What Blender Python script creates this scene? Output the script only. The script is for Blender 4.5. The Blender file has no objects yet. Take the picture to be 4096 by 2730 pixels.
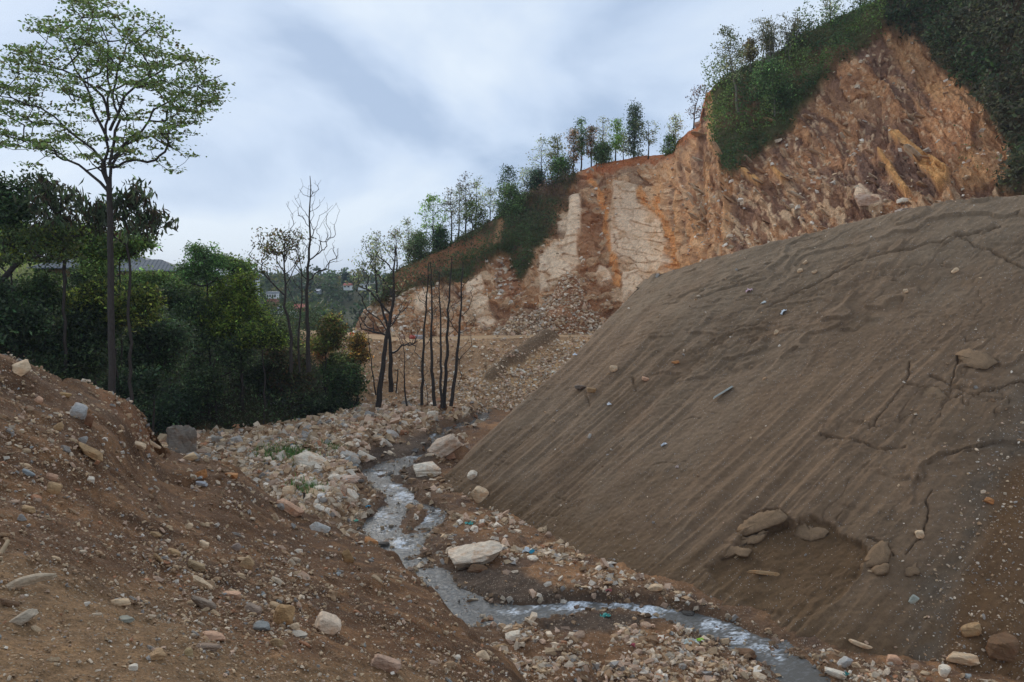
import bpy, math, random
import numpy as np
from mathutils import Vector, Matrix
from mathutils.bvhtree import BVHTree

# ------------------------------------------------------------------ camera, sky, light
SC = bpy.context.scene
COL = SC.collection
F = 800.0                      # focal length in pixels of a 1024 wide picture
TH = math.atan(56 / 800)
CZ = 12.0                      # eye height above datum
cd = bpy.data.cameras.new('camera')
cam = bpy.data.objects.new('camera', cd); COL.objects.link(cam)
cam.location = (0, 0, CZ)
cam.rotation_euler = (math.pi / 2 - TH, 0, 0)
cd.sensor_width = 36.0
cd.lens = 36.0 * F / 1024
cd.clip_end = 20000
cd.clip_start = 0.1
SC.camera = cam
SC.view_settings.view_transform = 'Standard'
SC.view_settings.look = 'None'
SC.view_settings.exposure = 0.62
SC.view_settings.gamma = 1.0
SC.view_settings.use_curve_mapping = False
SC.render.resolution_x, SC.render.resolution_y = 1024, 682

SUN_EL, SUN_AZ = math.radians(24), math.radians(-32)       # azimuth from +Y, negative = left
w = bpy.data.worlds.new('World'); SC.world = w; w.use_nodes = True
nt = w.node_tree; nt.nodes.clear()
def N(t, **k):
    n = nt.nodes.new(t)
    for a, b in k.items(): setattr(n, a, b)
    return n
out = N('ShaderNodeOutputWorld')
sky = N('ShaderNodeTexSky', sky_type='NISHITA'); sky.sun_disc = False
sky.sun_elevation = SUN_EL; sky.sun_rotation = SUN_AZ; sky.altitude = 1300
bg1 = N('ShaderNodeBackground'); bg1.inputs[1].default_value = 0.07
nt.links.new(sky.outputs[0], bg1.inputs[0])
tc = N('ShaderNodeTexCoord')
sep = N('ShaderNodeSeparateXYZ'); nt.links.new(tc.outputs['Generated'], sep.inputs[0])
def M(op, a, b=None):
    n = N('ShaderNodeMath', operation=op)
    for i, v in enumerate((a, b)):
        if v is None: continue
        if isinstance(v, (int, float)): n.inputs[i].default_value = v
        else: nt.links.new(v, n.inputs[i])
    return n.outputs[0]
zc = M('MAXIMUM', sep.outputs[2], 0.0)
den = M('ADD', zc, 0.62)
cx, cy = M('DIVIDE', sep.outputs[0], den), M('DIVIDE', sep.outputs[1], den)
cmb = N('ShaderNodeCombineXYZ'); nt.links.new(cx, cmb.inputs[0]); nt.links.new(cy, cmb.inputs[1])
mp = N('ShaderNodeMapping'); mp.inputs['Rotation'].default_value = (0, 0, math.radians(-50)); mp.inputs['Scale'].default_value = (1.9, 2.6, 1); mp.inputs['Location'].default_value = (5.6, 8.1, 0)
nt.links.new(cmb.outputs[0], mp.inputs[0])
no = N('ShaderNodeTexNoise'); no.inputs['Scale'].default_value = 0.85; no.inputs['Detail'].default_value = 7; no.inputs['Roughness'].default_value = 0.5; no.inputs['Distortion'].default_value = 0.6
nt.links.new(mp.outputs[0], no.inputs['Vector'])
cr = N('ShaderNodeValToRGB')
e = cr.color_ramp.elements
e[0].position = 0.42; e[0].color = (0.30, 0.38, 0.51, 1)
e[1].position = 0.60; e[1].color = (0.53, 0.595, 0.67, 1)
m_ = cr.color_ramp.elements.new(0.50); m_.color = (0.42, 0.50, 0.62, 1)
nt.links.new(no.outputs[0], cr.inputs[0])
bg2 = N('ShaderNodeBackground'); bg2.inputs[1].default_value = 1.0
nt.links.new(cr.outputs[0], bg2.inputs[0])
mx = N('ShaderNodeMixShader'); mx.inputs[0].default_value = 0.93
nt.links.new(bg1.outputs[0], mx.inputs[1]); nt.links.new(bg2.outputs[0], mx.inputs[2])
nt.links.new(mx.outputs[0], out.inputs[0])

sl = bpy.data.lights.new('sun', 'SUN'); sl.energy = 1.4; sl.angle = math.radians(35); sl.color = (1, 0.93, 0.82)
so = bpy.data.objects.new('sun', sl); COL.objects.link(so)
sd = Vector((math.sin(SUN_AZ) * math.cos(SUN_EL), math.cos(SUN_AZ) * math.cos(SUN_EL), math.sin(SUN_EL)))
so.rotation_euler = sd.to_track_quat('Z', 'Y').to_euler()

# ------------------------------------------------------------------ helpers: projection, noise
c_, s_ = math.cos(TH), math.sin(TH)
def P(px, py, Y):
    px, py, Y = np.broadcast_arrays(np.asarray(px, float), np.asarray(py, float), np.asarray(Y, float))
    a, b = (px - 512) / F, (341 - py) / F
    dy, dz = c_ + b * s_, -s_ + b * c_
    return np.stack([a * Y / dy, Y, CZ + dz * Y / dy], -1)
def proj(p):
    x, y, z = p[..., 0], p[..., 1], p[..., 2] - CZ
    d = np.maximum(y * c_ - z * s_, 0.1)
    return 512 + F * x / d, 341 - F * (y * s_ + z * c_) / d
RS = np.random.RandomState(11)
_tab = {}
def _t(seed):
    if seed not in _tab:
        r = np.random.RandomState(seed)
        _tab[seed] = (r.rand(256, 256), r.rand(256, 256), r.rand(256, 256), r.rand(256, 256))
    return _tab[seed]
def n2(x, y, seed=0):
    t = _t(seed)[0]
    xi, yi = np.floor(x), np.floor(y)
    fx, fy = x - xi, y - yi
    xi, yi = xi.astype(int), yi.astype(int)
    fx = fx * fx * fx * (fx * (fx * 6 - 15) + 10); fy = fy * fy * fy * (fy * (fy * 6 - 15) + 10)
    g = lambda i, j: t[(xi + i) & 255, (yi + j) & 255]
    return ((g(0, 0) * (1 - fx) + g(1, 0) * fx) * (1 - fy) + (g(0, 1) * (1 - fx) + g(1, 1) * fx) * fy) * 2 - 1
def fbm(x, y, seed=0, o=4, rough=0.5):
    s, a, t = 0, 1.0, 0
    for k in range(o):
        s = s + a * n2(x * 2 ** k + 17.3 * k, y * 2 ** k - 9.1 * k, seed + k); t += a; a *= rough
    return s / t
def vor(x, y, seed=0):
    """nearest cell: F1, F2, cell random a, b, and offset to the cell centre"""
    ta, tb, tcn, td = _t(seed + 500)
    xi, yi = np.floor(x).astype(int), np.floor(y).astype(int)
    F1 = np.full(x.shape, 9.0); F2 = F1.copy(); A = F1 * 0; B = F1 * 0; DX = F1 * 0; DY = F1 * 0
    for i in (-1, 0, 1):
        for j in (-1, 0, 1):
            I, J = (xi + i) & 255, (yi + j) & 255
            dx = xi + i + ta[I, J] - x; dy = yi + j + tb[I, J] - y
            d = np.sqrt(dx * dx + dy * dy)
            n = d < F1
            F2 = np.where(n, F1, np.minimum(F2, d))
            A = np.where(n, tcn[I, J], A); B = np.where(n, td[I, J], B)
            DX = np.where(n, dx, DX); DY = np.where(n, dy, DY); F1 = np.where(n, d, F1)
    return F1, F2, A, B, DX, DY
def sst(a, b, x):
    t = np.clip((x - a) / (b - a), 0, 1); return t * t * (3 - 2 * t)
def pmask(PX, PY, poly, soft=3.0):
    """soft inside-mask of a polygon"""
    poly = np.array(poly, float)
    inside = np.zeros(PX.shape, bool); D = np.full(PX.shape, 1e9)
    for (x0, y0), (x1, y1) in zip(poly, np.roll(poly, -1, 0)):
        c = ((y0 > PY) != (y1 > PY)) & (PX < (x1 - x0) * (PY - y0) / ((y1 - y0) if y1 != y0 else 1e-9) + x0)
        inside ^= c
        l2 = (x1 - x0) ** 2 + (y1 - y0) ** 2 + 1e-9
        t = np.clip(((PX - x0) * (x1 - x0) + (PY - y0) * (y1 - y0)) / l2, 0, 1)
        D = np.minimum(D, np.hypot(PX - x0 - t * (x1 - x0), PY - y0 - t * (y1 - y0)))
    sd_ = np.where(inside, D, -D)
    return sst(-soft, soft, sd_)
def pline(X, Y, pts):
    """distance to polyline, parameter of nearest point, side sign"""
    pts = np.array(pts, float)
    D = np.full(X.shape, 1e9); T = np.zeros(X.shape); SG = np.zeros(X.shape)
    for k in range(len(pts) - 1):
        (x0, y0), (x1, y1) = pts[k][:2], pts[k + 1][:2]
        l2 = (x1 - x0) ** 2 + (y1 - y0) ** 2 + 1e-9
        t = np.clip(((X - x0) * (x1 - x0) + (Y - y0) * (y1 - y0)) / l2, 0, 1)
        d = np.hypot(X - x0 - t * (x1 - x0), Y - y0 - t * (y1 - y0))
        n = d < D
        D = np.where(n, d, D); T = np.where(n, k + t, T)
        SG = np.where(n, np.sign((x1 - x0) * (Y - y0) - (y1 - y0) * (X - x0)), SG)
    return D, T, SG
def tps(ctrl):
    c = np.array(ctrl, float); X = c[:, :2] / 400.0; v = 1.0 / c[:, 2]
    K = lambda r: np.where(r > 1e-9, r * r * np.log(r + 1e-12), 0)
    n = len(X); A = np.zeros((n + 3, n + 3))
    A[:n, :n] = K(np.linalg.norm(X[:, None] - X[None], axis=2)) + np.eye(n) * 2e-4
    A[:n, n] = 1; A[:n, n + 1:] = X; A[n, :n] = 1; A[n + 1:, :n] = X.T
    s = np.linalg.solve(A, np.concatenate([v, np.zeros(3)]))
    def f(px, py):
        px, py = np.broadcast_arrays(np.asarray(px, float) / 400, np.asarray(py, float) / 400)
        r = s[n] + s[n + 1] * px + s[n + 2] * py
        for i in range(n): r = r + s[i] * K(np.hypot(px - X[i, 0], py - X[i, 1]))
        return 1.0 / np.clip(r, 1 / 260., 1.0)
    return f
def ip(x, pts):
    pts = np.array(pts, float); return np.interp(x, pts[:, 0], pts[:, 1])

# ------------------------------------------------------------------ helpers: objects
def tag(o, label=None, cat=None, group=None, kind=None):
    if label: o['label'] = label
    if cat: o['category'] = cat
    if group: o['group'] = group
    if kind: o['kind'] = kind
    return o
def raw_mesh(name, V, faces_n, loops, mat, col=None, smooth=False):
    """V (n,3), faces_n: verts per face, loops: flat index array"""
    me = bpy.data.meshes.new(name)
    V = np.ascontiguousarray(V, np.float32); loops = np.ascontiguousarray(loops, np.int32)
    nf = len(loops) // faces_n
    me.vertices.add(len(V)); me.vertices.foreach_set('co', V.ravel())
    me.loops.add(len(loops)); me.loops.foreach_set('vertex_index', loops.ravel())
    me.polygons.add(nf); me.polygons.foreach_set('loop_start', np.arange(nf, dtype=np.int32) * faces_n)
    me.polygons.foreach_set('loop_total', np.full(nf, faces_n, np.int32))
    me.polygons.foreach_set('use_smooth', np.full(nf, smooth, bool))
    if col is not None:
        a = me.color_attributes.new('Col', 'FLOAT_COLOR', 'POINT')
        c4 = np.ones((len(V), 4), np.float32); c4[:, :3] = col
        a.data.foreach_set('color', c4.ravel())
    me.update(calc_edges=True)
    if mat: me.materials.append(mat)
    return me
def link(name, me, parent=None):
    o = bpy.data.objects.new(name, me); COL.objects.link(o)
    if parent is not None:
        o.parent = parent
        o.matrix_parent_inverse = Matrix.Identity(4)
    return o
def empty(name, loc):
    o = bpy.data.objects.new(name, None); COL.objects.link(o); o.location = loc; o.empty_display_size = 0.3
    return o
BVH = {}
GR = {}
def grid_obj(name, G, col, mat, smooth=True, kind='structure', keep=None, bvh=True, parent=None):
    nv, nu = G.shape[:2]
    idx = np.arange(nv * nu).reshape(nv, nu)
    q = np.stack([idx[:-1, :-1], idx[:-1, 1:], idx[1:, 1:], idx[1:, :-1]], -1).reshape(-1, 4)
    if keep is not None: q = q[keep.reshape(-1)]
    V = G.reshape(-1, 3); Cc = col.reshape(-1, 3)
    if keep is not None:
        used = np.unique(q); rm = np.full(len(V), -1); rm[used] = np.arange(len(used)); q = rm[q]; V = V[used]; Cc = Cc[used]
    me = raw_mesh(name, V, 4, q.ravel(), mat, Cc, smooth)
    o = link(name, me, parent)
    if kind: o['kind'] = kind
    if bvh:
        BVH[name] = BVHTree.FromPolygons([tuple(v) for v in V.tolist()], q.tolist())
        GR[name] = G
    return o
def normals(G):
    du = np.gradient(G, axis=1); dv = np.gradient(G, axis=0)
    n = np.cross(du, dv); n /= np.linalg.norm(n, axis=-1, keepdims=True) + 1e-9
    return n
def hit(px, py, names):
    d = P(px, py, 1.0) - np.array([0, 0, CZ]); d = Vector(d).normalized()
    best = None
    for n in names:
        r = BVH[n].ray_cast(Vector((0, 0, CZ)), d)
        if r[0] is not None and (best is None or r[3] < best[2]): best = (r[0], r[1], r[3], n)
    return best
def down(x, y, names):
    best = None
    for n in names:
        r = BVH[n].ray_cast(Vector((x, y, 80)), Vector((0, 0, -1)))
        if r[0] is not None and (best is None or r[0].z > best.z): best = r[0]
    return best

# ------------------------------------------------------------------ materials
def newmat(name):
    m = bpy.data.materials.new(name); m.use_nodes = True
    t = m.node_tree; t.nodes.clear()
    o = t.nodes.new('ShaderNodeOutputMaterial'); b = t.nodes.new('ShaderNodeBsdfPrincipled')
    t.links.new(b.outputs[0], o.inputs[0])
    b.inputs['Specular IOR Level'].default_value = 0.25
    return m, t, b, o
def nd(t, ty, ins=None, **k):
    n = t.nodes.new(ty)
    for a, b in k.items(): setattr(n, a, b)
    for a, b in (ins or {}).items():
        if hasattr(b, 'is_linked') or hasattr(b, 'links'): t.links.new(b, n.inputs[a])
        else: n.inputs[a].default_value = b
    return n
def noise(t, scale, detail=4, rough=0.55, vec=None, dist=0.0):
    n = nd(t, 'ShaderNodeTexNoise', {'Scale': scale, 'Detail': detail, 'Roughness': rough, 'Distortion': dist})
    if vec is not None: t.links.new(vec, n.inputs['Vector'])
    return n.outputs[0]
def mapr(t, v, a, b, c, d):
    return nd(t, 'ShaderNodeMapRange', {0: v, 1: a, 2: b, 3: c, 4: d}).outputs[0]
def ground_mat(name, scales=(1.5, 9, 45), amp=(0.25, 0.35, 0.5), bump=0.5, bdist=0.05, rough=0.92, speck=None, speck_col=(0.5, 0.45, 0.38, 1), speck_thr=0.72, spec=0.2, src='Col', gain=1.08):
    m, t, b, o = newmat(name)
    g = nd(t, 'ShaderNodeNewGeometry')
    pos = g.outputs['Position']
    if src == 'Col': col = nd(t, 'ShaderNodeVertexColor', layer_name='Col').outputs[0]
    else: col = nd(t, 'ShaderNodeObjectInfo').outputs['Color']
    v = None
    hs = []
    for s, a in zip(scales, amp):
        n = noise(t, s, 5, 0.6, pos); hs.append(n)
        f = mapr(t, n, 0.25, 0.75, 1 - a, 1 + a)
        v = f if v is None else nd(t, 'ShaderNodeMath', {0: v, 1: f}, operation='MULTIPLY').outputs[0]
    wm = nd(t, 'ShaderNodeVectorMath', {0: col, 1: (gain * 1.17, gain * 1.0, gain * 0.80)}, operation='MULTIPLY').outputs[0]
    mul = nd(t, 'ShaderNodeVectorMath', {0: wm}, operation='SCALE'); t.links.new(v, mul.inputs['Scale'])
    c = mul.outputs[0]
    if speck:
        sn = nd(t, 'ShaderNodeTexVoronoi', {'Scale': speck}); t.links.new(pos, sn.inputs['Vector'])
        sep_ = nd(t, 'ShaderNodeSeparateColor', {0: sn.outputs['Color']})
        k1 = mapr(t, sep_.outputs[0], speck_thr, speck_thr + 0.01, 0, 1)
        k2 = mapr(t, sn.outputs['Distance'], 0.35, 0.25, 0, 1)
        kk = nd(t, 'ShaderNodeMath', {0: k1, 1: k2}, operation='MULTIPLY').outputs[0]
        mixn = nd(t, 'ShaderNodeMix', data_type='RGBA'); t.links.new(kk, mixn.inputs[0]); t.links.new(c, mixn.inputs[6])
        mixn.inputs[7].default_value = speck_col
        c = mixn.outputs[2]
    t.links.new(c, b.inputs['Base Color'])
    b.inputs['Roughness'].default_value = rough; b.inputs['Specular IOR Level'].default_value = spec
    hsum = nd(t, 'ShaderNodeMath', {0: hs[-1], 1: hs[-2]}, operation='ADD').outputs[0]
    bp = nd(t, 'ShaderNodeBump', {'Strength': bump, 'Distance': bdist, 'Height': hsum})
    t.links.new(bp.outputs[0], b.inputs['Normal'])
    return m
def flat_mat(name, color, rough=0.8, spec=0.3, var=0.15, scale=6.0, bump=0.2):
    m, t, b, o = newmat(name)
    g = nd(t, 'ShaderNodeNewGeometry')
    n = noise(t, scale, 4, 0.6, g.outputs['Position'])
    f = mapr(t, n, 0.2, 0.8, 1 - var, 1 + var)
    rgb = nd(t, 'ShaderNodeRGB'); rgb.outputs[0].default_value = (*color, 1)
    mul = nd(t, 'ShaderNodeVectorMath', {0: rgb.outputs[0]}, operation='SCALE'); t.links.new(f, mul.inputs['Scale'])
    t.links.new(mul.outputs[0], b.inputs['Base Color'])
    b.inputs['Roughness'].default_value = rough; b.inputs['Specular IOR Level'].default_value = spec
    bp = nd(t, 'ShaderNodeBump', {'Strength': bump, 'Distance': 0.03, 'Height': n}); t.links.new(bp.outputs[0], b.inputs['Normal'])
    return m
def leaf_mat(name, trans=0.42):
    m, t, b, o = newmat(name)
    col = nd(t, 'ShaderNodeVertexColor', layer_name='Col').outputs[0]
    t.links.new(col, b.inputs['Base Color']); b.inputs['Roughness'].default_value = 0.55
    b.inputs['Specular IOR Level'].default_value = 0.25
    tr = nd(t, 'ShaderNodeBsdfTranslucent'); t.links.new(col, tr.inputs[0])
    mxs = nd(t, 'ShaderNodeMixShader', {0: trans}); t.links.new(b.outputs[0], mxs.inputs[1]); t.links.new(tr.outputs[0], mxs.inputs[2])
    t.links.new(mxs.outputs[0], o.inputs[0])
    return m
def rock_mat(name, src):
    """layered quartzite: fine dark bedding lines, blotchy iron staining"""
    m, t, b, o = newmat(name)
    tcn = nd(t, 'ShaderNodeTexCoord'); oi = nd(t, 'ShaderNodeObjectInfo')
    pos = tcn.outputs['Object']
    mpn = nd(t, 'ShaderNodeMapping', {'Scale': (1.2, 1.2, 9.0), 'Rotation': (0.25, 0.15, 0)}); t.links.new(pos, mpn.inputs[0])
    lay = noise(t, 2.2, 5, 0.65, mpn.outputs[0], 0.6)
    blotch = noise(t, 2.4, 5, 0.6, pos, 0.4)
    fine = noise(t, 22, 4, 0.65, pos)
    col = oi.outputs['Color'] if src == 'obj' else nd(t, 'ShaderNodeVertexColor', layer_name='Col').outputs[0]
    col = nd(t, 'ShaderNodeVectorMath', {0: col, 1: (1.10, 1.04, 0.95)}, operation='MULTIPLY').outputs[0]
    f = mapr(t, lay, 0.3, 0.6, 0.68, 1.1)
    f2 = mapr(t, fine, 0.25, 0.75, 0.8, 1.2)
    ff = nd(t, 'ShaderNodeMath', {0: f, 1: f2}, operation='MULTIPLY').outputs[0]
    mul = nd(t, 'ShaderNodeVectorMath', {0: col}, operation='SCALE'); t.links.new(ff, mul.inputs['Scale'])
    mixn = nd(t, 'ShaderNodeMix', data_type='RGBA', blend_type='MULTIPLY'); t.links.new(mapr(t, blotch, 0.48, 0.7, 0, 0.8), mixn.inputs[0])
    t.links.new(mul.outputs[0], mixn.inputs[6]); mixn.inputs[7].default_value = (0.75, 0.48, 0.3, 1)
    t.links.new(mixn.outputs[2], b.inputs['Base Color'])
    b.inputs['Roughness'].default_value = 0.85
    hs = nd(t, 'ShaderNodeMath', {0: lay, 1: fine}, operation='ADD').outputs[0]
    bp = nd(t, 'ShaderNodeBump', {'Strength': 0.55, 'Distance': 0.05, 'Height': hs}); t.links.new(bp.outputs[0], b.inputs['Normal'])
    return m
M_leaf = leaf_mat('leaf_material')
M_rock = rock_mat('rock_material', 'obj')
M_bark = flat_mat('bark_material', (0.045, 0.036, 0.030), 0.9, 0.2, 0.4, 9, 0.6)
M_palebark = flat_mat('pale_bark_material', (0.20, 0.17, 0.13), 0.9, 0.2, 0.3, 9, 0.4)
def bit_mat(name, spec=0.2):
    m, t, b, o = newmat(name)
    col = nd(t, 'ShaderNodeVertexColor', layer_name='Col').outputs[0]
    col = nd(t, 'ShaderNodeVectorMath', {0: col, 1: (1.10, 1.05, 0.98)}, operation='MULTIPLY').outputs[0]
    g = nd(t, 'ShaderNodeNewGeometry'); n = noise(t, 18, 4, 0.65, g.outputs['Position'])
    mul = nd(t, 'ShaderNodeVectorMath', {0: col}, operation='SCALE'); t.links.new(mapr(t, n, 0.25, 0.75, 0.7, 1.25), mul.inputs['Scale'])
    t.links.new(mul.outputs[0], b.inputs['Base Color']); b.inputs['Roughness'].default_value = 0.85; b.inputs['Specular IOR Level'].default_value = spec
    bp = nd(t, 'ShaderNodeBump', {'Strength': 0.35, 'Distance': 0.03, 'Height': n}); t.links.new(bp.outputs[0], b.inputs['Normal'])
    return m
M_bits = bit_mat('rubble_material')

# ------------------------------------------------------------------ valley floor with the stream
RZ = CZ                                    # z = RZ + relative height
def base_floor(Y): return RZ - 10.8 + 0.02 * Y
def on_floor(px, py):
    b = (py - 285) / F
    Y = 10.8 / (b + 0.02)
    p = P(px, py, Y); return p
STREAM = [(487,407,.5),(480,412,.5),(479,419,.7),(463,422,.7),(444,428,.6),(436,434,.5),(441,441,.55),(432,451,.6),(412,457,.8),(393,463,.9),(380,472,.95),(376,482,.9),(393,489,.65),(404,500,.6),(393,510,.6),(385,520,.6),(383,530,.6),(391,538,.6),(401,548,.8),(397,558,.85),(403,570,.9),(422,590,.95),(447,607,1.1),(481,617,1.0),(510,616,.75),(549,611,.6),(588,606,.5),(618,607,.5),(655,612,.55),(684,619,.6),(710,627,.65),(732,636,.7),(761,650,.75),(778,662,.8),(795,676,.85),(815,692,.9),(850,715,1.0)]
BRANCH = [(408,502,.3),(424,504,.35),(438,510,.4),(432,520,.45),(420,530,.4),(412,540,.5),(403,547,.6)]
SP = np.array([[*on_floor(a, b)[:2], c * (.68 if b < 455 or b > 600 else .86)] for a, b, c in STREAM])
BP = np.array([[*on_floor(a, b)[:2], c * .7] for a, b, c in BRANCH])
TOE = [(-34, 10), (-30, 30), (-25, 44), (-22.8, 51), (-15.9, 52.5), (-12.5, 62), (-11.5, 72), (-11, 95)]
def stream_d(X, Y):
    d1, t1, _ = pline(X, Y, SP); w1 = np.interp(t1, np.arange(len(SP)), SP[:, 2])
    d2, t2, _ = pline(X, Y, BP); w2 = np.interp(t2, np.arange(len(BP)), BP[:, 2])
    return np.minimum(d1 / w1, d2 / w2), np.where(d1 / w1 < d2 / w2, w1, w2)
def floor_z(X, Y, detail=True):
    z = base_floor(Y) + 0 * X
    D, T, SG = pline(X, Y, TOE)
    d = np.where(SG > 0, D, 0)                    # left / behind the toe line
    cap = 8.8 + np.clip((-X - 33) * 0.28, 0, 3)
    z = z + cap * (1 - np.exp(-0.085 * d - 0.0006 * d ** 2)) * sst(0, 2, d)
    px, py = proj(np.stack([X, Y, z], -1))
    wx, wy = px + 8 * fbm(X * .4, Y * .4, 31), py + 3 * fbm(X * .4, Y * .4, 32)
    z = z + 0.9 * pmask(wx, wy, [(100, 470), (160, 448), (290, 428), (380, 408), (440, 404), (480, 410), (455, 418), (420, 428), (385, 436), (370, 455), (350, 470), (365, 490), (330, 520), (300, 520), (230, 480)], 9)
    z = z + 0.55 * pmask(wx, wy, [(435, 444), (460, 438), (470, 450), (430, 470), (420, 462)], 4)
    if detail:
        q, ww = stream_d(X, Y)
        q = q + 0.75 * fbm(X * 1.1, Y * 1.1, 36, 4, .6)
        z = z + 0.30 * fbm(X * .35, Y * .35, 33, 4) + 0.10 * fbm(X * 2.2, Y * 2.2, 34, 3) + 0.05 * fbm(X * 7, Y * 7, 35, 3) - 0.10
        zb = base_floor(Y) - 0.38 + 0.26 * fbm(X * 1.3, Y * 1.3, 37, 4, .6)
        k = sst(2.0, 0.95, q)
        z = z * (1 - k) + zb * k
        wet = sst(6.0, 1.2, q)
        return z, q, wet
    return z
ys = np.concatenate([np.linspace(6, 15, 10)[:-1], 10.8 / ((np.linspace(735, 372, 350) - 285) / F + 0.02)])
ys = ys[ys < 92]
rs = np.concatenate([np.linspace(-1.15, -0.46, 34)[:-1], np.linspace(-0.46, 0.66, 360), np.linspace(0.66, 1.2, 20)[1:]])
FX, FY = rs[None, :] * ys[:, None], ys[:, None] + 0 * rs[None, :]
fz, fq, fwet = floor_z(FX, FY)
FG = np.stack([FX, FY, fz], -1)
fpx, fpy = proj(FG)
def mixc(base, colr, k): return base * (1 - k[..., None]) + np.array(colr) * k[..., None]
C_brown = np.array([0.165, 0.100, 0.060]); C_rub = np.array([0.30, 0.215, 0.15]); C_mud = np.array([0.085, 0.066, 0.055])
col = np.zeros(FG.shape) + C_brown
nA = fbm(FX * .6, FY * .6, 41, 4); nB = fbm(FX * 1.7, FY * 1.7, 43, 4)
col = mixc(col, (0.25, 0.15, 0.085), sst(0.05, .35, nA))
col = mixc(col, (0.105, 0.07, 0.055), sst(0.1, .4, nB) * .8)
wxx, wyy = fpx + 10 * nA, fpy + 4 * nB
pale = pmask(wxx, wyy, [(150, 445), (300, 425), (380, 402), (480, 404), (480, 414), (430, 430), (380, 445), (370, 480), (350, 530), (300, 520), (230, 480)], 8)
col = mixc(col, C_rub, pale)
mud = np.maximum(pmask(wxx, wyy, [(395, 440), (425, 432), (445, 430), (450, 440), (435, 455), (425, 470), (430, 478), (395, 482), (375, 476), (352, 462), (370, 450)], 4),
      np.maximum(pmask(wxx, wyy, [(425, 565), (520, 568), (560, 590), (640, 600), (560, 606), (470, 602), (430, 590)], 5), pmask(wxx, wyy, [(540, 618), (630, 612), (650, 622), (600, 632), (540, 632)], 4)))
col = mixc(col, C_mud, mud)
col = mixc(col, C_mud * 0.85, fwet * 0.55)
Dt, Tt, SGt = pline(FX, FY, TOE)
veg = sst(-0.3, 1.2, np.where(SGt > 0, Dt, -Dt) + nB)
col = mixc(col, (0.028, 0.032, 0.014), veg)
Dh = np.clip((-FX - 33) / 3, 0, 1) * sst(62, 68, FY)
col = mixc(col, (0.10, 0.13, 0.035), Dh)
M_floor = ground_mat('valley_floor_material', speck=16, speck_thr=0.70, speck_col=(0.34, 0.27, 0.20, 1), bump=0.7, bdist=0.06)
floor_o = grid_obj('valley_floor', FG, col, M_floor)

# water
wz = base_floor(FY) - 0.27 + 0.012 * fbm(FX * 5, FY * 5, 51, 3)
foam = np.zeros(FX.shape)
for (a, b, rx, ry, k) in [(402, 546, 9, 5, 1.3), (404, 500, 9, 4, 1.0), (395, 489, 9, 3, .7), (386, 520, 8, 5, .8), (384, 531, 7, 4, .7), (428, 520, 8, 6, .55), (440, 511, 8, 3, .4), (380, 474, 7, 4, .45), (412, 458, 12, 2, .3), (436, 437, 6, 3, .3),
                          (515, 616, 14, 3, .7), (545, 612, 14, 3, .8), (572, 609, 18, 4, 1.), (618, 607, 16, 4, 1.3), (650, 612, 18, 5, 1.3), (715, 629, 14, 5, .8), (738, 640, 12, 6, 1.), (765, 650, 16, 5, .8), (778, 660, 10, 6, .4)]:
    foam = np.maximum(foam, k * np.exp(-((fpx - a) / rx) ** 2 - ((fpy - b) / ry) ** 2))
fr = 1 - np.abs(fbm(FX * 4.2 + 1.2 * fbm(FX * 1.5, FY * 1.5, 54), FY * 5.5, 52, 4, .65)) * 3.6
wz = wz + foam * 0.10 * (fbm(FX * 3.4, FY * 3.4, 53, 3) + 0.2)
foamv = np.clip(foam * 1.15 + 0.95 * (fr - .58), 0, 1) * sst(0.06, .5, foam + .22 * fr)
WG = np.stack([FX, FY, wz], -1)
inw = (fq < 2.2) & (FY < 70)
kw = inw[:-1, :-1] & inw[1:, :-1] & inw[:-1, 1:] & inw[1:, 1:]
def water_mat():
    m, t, b, o = newmat('water_material')
    col = nd(t, 'ShaderNodeVertexColor', layer_name='Col')
    sepn = nd(t, 'ShaderNodeSeparateColor', {0: col.outputs[0]})
    g = nd(t, 'ShaderNodeNewGeometry')
    n1 = noise(t, 7, 5, 0.7, g.outputs['Position'], 0.8)
    fo = nd(t, 'ShaderNodeMath', {0: sepn.outputs[0], 1: mapr(t, n1, 0.32, 0.62, 0.15, 1.3)}, operation='MULTIPLY', use_clamp=True).outputs[0]
    mixn = nd(t, 'ShaderNodeMix', data_type='RGBA'); t.links.new(fo, mixn.inputs[0])
    mixn.inputs[6].default_value = (0.125, 0.118, 0.105, 1); mixn.inputs[7].default_value = (0.72, 0.76, 0.80, 1)
    t.links.new(mixn.outputs[2], b.inputs['Base Color'])
    t.links.new(mapr(t, fo, 0, 1, 0.12, 0.7), b.inputs['Roughness'])
    b.inputs['IOR'].default_value = 1.33; b.inputs['Specular IOR Level'].default_value = 0.5
    bp = nd(t, 'ShaderNodeBump', {'Strength': 0.5, 'Distance': 0.06, 'Height': n1}); t.links.new(bp.outputs[0], b.inputs['Normal'])
    return m
wc = np.zeros(WG.shape); wc[..., 0] = foamv
grid_obj('stream', WG, wc, water_mat(), keep=kw, bvh=False)

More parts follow.
